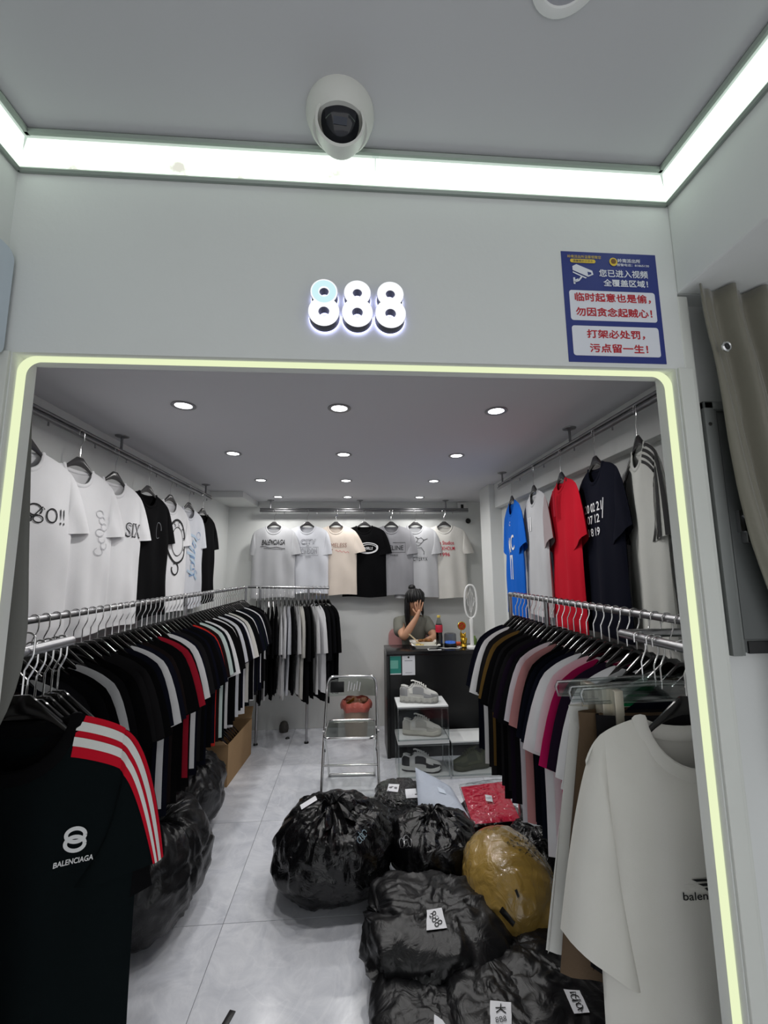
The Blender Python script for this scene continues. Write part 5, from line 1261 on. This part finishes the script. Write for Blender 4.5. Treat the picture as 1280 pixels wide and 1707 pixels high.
# ---------------------------------------------------------------- folding chair
def chair():
    c = Vector((-.025, 3.35, 0)); e = empty('folding_chair', c, math.radians(-2), 'chrome folding chair with clear plastic seat and back', 'chair')
    r = .0105; W = .205
    # front legs rise to the backrest as one bent tube
    fy, by = -.14, .17
    def P(s, t): return (s*W*(1.0-.06*t), fy+(by-fy)*t, .012+.755*t)
    pts = [P(-1, k/8) for k in range(8)]
    pts += [(-W*.94+.05*(1-math.cos(a)), by-.02+.02*math.sin(a), .70+.065*math.sin(a)) for a in [PI/2*k/6 for k in range(7)]]
    pts += [(W*.94-.05*(1-math.cos(a)), by-.02+.02*math.sin(a), .70+.065*math.sin(a)) for a in [PI/2*(6-k)/6 for k in range(7)]]
    pts += [P(1, 1-(k+1)/8) for k in range(8)]
    MB().tube(pts, r, 10).obj('back_frame', M_CHROME, e)
    MB().tube([P(-1, 0), P(1, 0)], r, 10).obj('front_foot_bar', M_CHROME, e)
    MB().tube([P(-1, .25), P(1, .25)], .008, 10).obj('stretcher', M_CHROME, e)
    W2 = W-.025; a0 = (-.16, .43); a1 = (.22, .012)
    q = [(-W2, a0[0], a0[1]), (-W2, a1[0], a1[1]), (W2, a1[0], a1[1]), (W2, a0[0], a0[1])]
    for s in (-1, 1): MB().tube([(s*W2, a0[0]+.02, a0[1]-.02), (s*W2, a1[0], a1[1])], r, 10).obj('rear_leg', M_CHROME, e)
    MB().tube([(-W2, a1[0], a1[1]), (W2, a1[0], a1[1])], r, 10).obj('rear_foot_bar', M_CHROME, e)
    M_SM = clear_mat('smoky_seat', (222, 226, 222), .05)
    sp_ = rrect(-W+.02, -.19, W-.02, .17, .05)
    s = MB().prism(sp_, .428, .436, 'XY').obj('seat', M_SM, e)
    MB().tube([(x, y, .432) for x, y in sp_], .0085, 8, closed=True).obj('seat_rim', M_CHROME, s)
    # curved clear backrest
    b = MB()
    for k in (0, .004): b.grid(lambda u, v: ((u-.5)*2*(W*.94-.006), by-.045+.02*(1-(2*u-1)**2)*1.0+.03*v+k, .625+.125*v-.02*(2*u-1)**4*v), 14, 6)
    bk = b.obj('backrest', M_SM, e)
    MB().box((-.165, by-.04, .655), (-.06, by-.034, .735), .001).obj('sticker', M_BLACKPL, bk)
    b = MB()
    for k in range(5): stroke(b, [(-.03+.022*k, .66+.01*(k % 2)), (-.02+.022*k, .735-.01*(k % 3))], .006, lambda x, z: (x, by-.03, z))
    b.obj('scratches', M_PAPER, bk, fixn=False)
    for s_ in (-1, 1): MB().lathe([(0, 0), (.011, 0), (.011, .012), (0, .012)], 12, M=Matrix.Translation((s_*(W-.006), -.0, .41)) @ Matrix.Rotation(s_*PI/2, 4, 'Y')).obj('pivot', M_STEEL, e)
chair()
def bin_():
    e = empty('waste_bin', (.02, 4.40, 0), 0, 'waste bin lined with a red bag behind the folding chair', 'bin')
    MB().lathe([(0, 0), (.105, 0), (.108, .01), (.13, .29), (.135, .3), (.128, .3), (.103, .015), (0, .012)], 32).obj('bucket', mat('bin_plastic', (176, 150, 130), .4), e)
    def lin(u, v):
        a = 2*PI*u; r = .132+.006*math.sin(a*5)+.005*math.sin(a*11+1)
        z = .335-.008*math.sin(a*5)
        return ((r+.016*math.sin(v*PI)+.012*v)*math.cos(a), (r+.016*math.sin(v*PI)+.012*v)*math.sin(a), z-.085*v-.006*math.sin(a*7)*v)
    MB().grid(lin, 64, 8, closeu=True).obj('liner', crinkle_mat('red_liner', (198, 104, 92), .35, 25, .4), e)
    r = random.Random(2); b = MB()
    for k in range(22): b.ball((r.uniform(-.085, .085), r.uniform(-.085, .085), .29+.03*r.random()), (.032, .028, .024), 9, 6)
    b.obj('rubbish', mat('rubbish_brown', (112, 74, 52), .7, var=(25, .5)), e)
    MB().grid(lambda u, v: (-.1+.08*u, -.06+.05*v, .32+.05*u-.04*v), 4, 4).obj('yellow_wrapper', mat('wrapper_yellow', (222, 168, 40), .5), e)
bin_()

# wall cameras in the back right corner
e = empty('wall_camera', (1.205, YB, 2.31), 0, 'small white box camera with black lens high in the back right corner', 'camera')
MB().box((-.05, -.045, -.03), (.05, 0, .04), .004).obj('housing', M_WHITEPL, e); MB().box((-.016, -.05, -.026), (.016, -.044, .016), .003).obj('lens', M_BLACKPL, e)
p = at(781, 868, Y=YB-.03); o = MB().ball((p.x, YB-.012, p.z), (.03, .02, .03), 18, 12).obj('round_sensor', M_BLACKPL); tag(o, 'small black round sensor on the back wall right of the shirts', 'sensor')

# grey drape just inside the left door post
def drape():
    yc = .895
    L = [at(x, y, Y=yc) for x, y in ((49, 640), (48, 740), (46, 850), (44, 960), (44, 1000), (42, 1050), (36, 1100), (24, 1145), (8, 1185), (-12, 1225))][::-1]
    zs = [p.z for p in L]; xs = [p.x for p in L]; z0 = zs[0]
    def fn(u, v):
        z = z0+(2.2-z0)*v; xr = float(np.interp(z, zs, xs)); x = -.98+(xr+.98)*u
        return (x, yc+.010*math.sin(u*20+.5*math.sin(z*3)), z)
    o = MB().grid(fn, 40, 24).obj('curtain', mat('drape_grey', (122, 122, 118), .8, bump=(140, .15, 2, .003))); tag(o, 'plain grey curtain gathered inside the left door post', 'curtain')
    md = o.modifiers.new('thick', 'SOLIDIFY'); md.thickness = .002
drape()

# ================================================================ PERSON
def skin(chains, sub=2):
    """chains: list of [(x,y,z,r or (rx,ry)),...]; the first vertex of the first chain is the root. shared points are merged"""
    vs = []; es = []; rs = []; idx = {}
    def vid(p):
        k = (round(p[0], 4), round(p[1], 4), round(p[2], 4))
        if k not in idx:
            idx[k] = len(vs); vs.append(p[:3]); rs.append(p[3] if isinstance(p[3], tuple) else (p[3], p[3]))
        return idx[k]
    roots = []
    for ch in chains:
        ids = [vid(p) for p in ch]; roots.append(ids[0]); es += list(zip(ids[:-1], ids[1:]))
    me = bpy.data.meshes.new('skin'); me.from_pydata(vs, es, []); ob = bpy.data.objects.new('skin', me); COL.objects.link(ob)
    md = ob.modifiers.new('s', 'SKIN'); md.use_smooth_shade = True
    lay = me.skin_vertices[0].data if me.skin_vertices else None
    if lay is None:
        bpy.context.view_layer.objects.active = ob; bpy.ops.mesh.customdata_skin_add(); lay = me.skin_vertices[0].data
    # one root per connected island
    par = list(range(len(vs)))
    def find(a):
        while par[a] != a: a = par[a]
        return a
    for a, b in es: par[find(b)] = find(a)
    seen = set()
    for i in range(len(vs)):
        lay[i].radius = rs[i]; f = find(i); lay[i].use_root = f not in seen; seen.add(f)
    sd = ob.modifiers.new('d', 'SUBSURF'); sd.levels = sub; sd.render_levels = sub
    m2 = bpy.data.meshes.new_from_object(ob.evaluated_get(bpy.context.evaluated_depsgraph_get()))
    b = MB(); b.add([v.co[:] for v in m2.vertices], [tuple(p.vertices) for p in m2.polygons])
    bpy.data.objects.remove(ob); bpy.data.meshes.remove(me); bpy.data.meshes.remove(m2)
    return b
def person():
    O = Vector((.62, 4.44, 0)); S = lambda x, y, z, r: (x-O.x, y-O.y, z, r)
    pel = S(.62, 4.46, .60, (.14, .10)); w1 = S(.61, 4.455, .78, (.115, .085)); ch = S(.60, 4.43, .98, (.13, .09)); ub = S(.60, 4.42, 1.08, (.10, .075)); nk = S(.60, 4.385, 1.15, .048); nk2 = S(.603, 4.35, 1.20, .046)
    h1 = S(.606, 4.315, 1.245, (.060, .066)); h2 = S(.609, 4.310, 1.30, (.074, .088)); h3 = S(.611, 4.32, 1.355, (.070, .084)); h4 = S(.612, 4.325, 1.392, (.035, .045))
    shR = S(.465, 4.405, 1.075, .056); elR = S(.472, 4.165, .945, .040); mdR = S(.54, 4.165, 1.045, .038); wrR = S(.607, 4.172, 1.14, .026)
    shL = S(.735, 4.415, 1.075, .056); elL = S(.80, 4.26, .935, .042); mdL = S(.745, 4.20, .93, .036); wrL = S(.68, 4.17, .915, .026)
    palm = S(.630, 4.185, 1.185, (.038, .020)); palm2 = S(.640, 4.200, 1.215, (.036, .018))
    hL = S(.62, 4.15, .905, (.03, .018)); hL2 = S(.59, 4.14, .90, (.028, .014))
    kR = S(.53, 4.29, .60, .075); aR = S(.53, 4.33, .16, .045); tR = S(.53, 4.26, .10, .035); kL = S(.71, 4.29, .60, .075); aL = S(.71, 4.33, .16, .045); tL = S(.71, 4.26, .10, .035)
    chains = [[pel, w1, ch, ub, nk, nk2, h1, h2, h3, h4], [ub, shR, elR, mdR, wrR, palm, palm2], [ub, shL, elL, mdL, wrL, hL, hL2], [pel, kR, aR, tR], [pel, kL, aL, tL]]
    fing = [((.612, 4.200, 1.222), (.600, 4.208, 1.262), (.601, 4.218, 1.292)), ((.628, 4.203, 1.228), (.624, 4.205, 1.275), (.628, 4.216, 1.312)), ((.645, 4.205, 1.228), (.650, 4.206, 1.275), (.658, 4.216, 1.310)), ((.660, 4.207, 1.220), (.673, 4.210, 1.258), (.684, 4.220, 1.288))]
    for f in fing:
        r0 = S(.632, 4.192, 1.20, .010); chains.append([S(*f[0][:2], f[0][2]-.022, .0095), S(*f[0], .0095), S(*f[1], .0085), S(*f[2], .0070)])
    chains.append([S(.612, 4.186, 1.175, .011), S(.588, 4.19, 1.20, .010), S(.575, 4.205, 1.228, .008)])
    for k in range(4): chains.append([S(.60, 4.13+.011*k, .902, .008), S(.565, 4.125+.013*k, .902, .0078), S(.535, 4.125+.014*k, .897, .0065)])
    chains.append([S(.625, 4.135, .905, .009), S(.60, 4.112, .905, .008), S(.58, 4.105, .90, .007)])
    b = skin(chains)
    Q = lambda x, y, z: Vector((x-O.x, y-O.y, z))
    # nose, ears, lips, eyes sockets belong to the one body mesh
    b.ball(Q(.612, 4.222, 1.275), (.012, .020, .020), 10, 8); b.ball(Q(.534, 4.325, 1.285), (.008, .018, .030), 10, 8); b.ball(Q(.687, 4.325, 1.285), (.008, .018, .030), 10, 8)
    body = b.obj('person', mat('skin', (184, 138, 110), .55, bump=(200, .05, 2, .002)), loc=O, fixn=True, angle=80)
    tag(body, 'person in grey tee at the counter, covering the face with one hand', 'person')
    MB().ball(Q(.585, 4.232, 1.300), (.014, .006, .006), 10, 6).ball(Q(.640, 4.232, 1.300), (.014, .006, .006), 10, 6).obj('eyes', M_BLACKPL, body)
    MB().ball(Q(.612, 4.237, 1.235), (.020, .008, .007), 10, 6).obj('mouth', mat('lips', (166, 96, 88), .5), body)
    # tee
    tb = skin([[S(.62, 4.46, .60, (.155, .112)), S(.61, 4.455, .78, (.145, .108)), S(.60, 4.43, .98, (.158, .112)), S(.60, 4.415, 1.075, (.125, .09)), S(.60, 4.395, 1.125, (.062, .058))],
               [S(.60, 4.415, 1.075, (.125, .09)), S(.455, 4.405, 1.07, (.076, .07)), S(.452, 4.31, 1.01, .068), S(.455, 4.245, .975, .066)], [S(.60, 4.415, 1.075, (.125, .09)), S(.745, 4.415, 1.07, (.076, .07)), S(.775, 4.34, 1.0, .068), S(.785, 4.305, .965, .066)]])
    tb.obj('tee', fabric('person_tee', (112, 112, 104)), body)
    # hair: cap, fringe, bun, long side locks
    hm = mat('hair', (8, 7, 8), .45, bump=(90, .4, 2, .004))
    def cap(u, v):
        a = 2*PI*u; th = v*(1.15+.75*(.5+.5*math.sin(a)))       # longer at the back (sin a>0 = +y)
        r = Vector((.088, .104, .106)); n_ = 1+.03*math.sin(a*14)+.02*math.sin(a*23+v*3)
        return Q(.611, 4.325, 1.315)+Vector((r.x*math.sin(th)*math.cos(a)*n_, r.y*math.sin(th)*math.sin(a)*n_, r.z*math.cos(th)))
    h = MB(); h.grid(cap, 56, 16, closeu=True)
    h.ball(Q(.590, 4.345, 1.425), (.038, .036, .032), 14, 10)
    for k in range(9):
        a = -PI*.86+PI*.72*k/8; x = .611+.086*math.cos(a); y = 4.325+.100*math.sin(a)
        h.tube([Q(.611+.05*math.cos(a), 4.325+.06*math.sin(a), 1.405), Q(x, y, 1.365), Q(x+.004, y-.010, 1.315), Q(x+.006, y-.008, 1.282)], [.016, .020, .017, .006], 8)
    for (x, y, l, r) in ((.528, 4.30, .25, .022), (.535, 4.335, .30, .026), (.545, 4.29, .22, .016), (.690, 4.335, .16, .018)):
        h.tube([Q(x+.015, y, 1.36), Q(x, y-.005, 1.30), Q(x-.004, y-.006, 1.30-l*.4), Q(x+.002, y-.01, 1.30-l*.8), Q(x+.006, y-.01, 1.30-l)], [r*.8, r, r, r*.8, r*.2], 8)
    h.obj('hair', hm, body)
    # pink chair behind
    e = empty('pink_chair', (.58, 4.47, 0), 0, 'pink chair behind the counter under the seated person', 'chair')
    M_P = mat('pink_plastic', (226, 168, 166), .5)
    MB().prism(rrect(-.2, -.16, .2, .13, .04), .46, .505, 'XY').obj('seat', M_P, e)
    MB().prism(rrect(-.215, .50, .20, .985, .07), .118, .138, 'XZ').obj('backrest', M_P, e)
    for sx in (-1, 1):
        for y in (-.12, .1): MB().tube([(sx*.15, y, .46), (sx*.18, y*1.15, 0)], .013, 8).obj('leg', M_STEEL, e)
person()
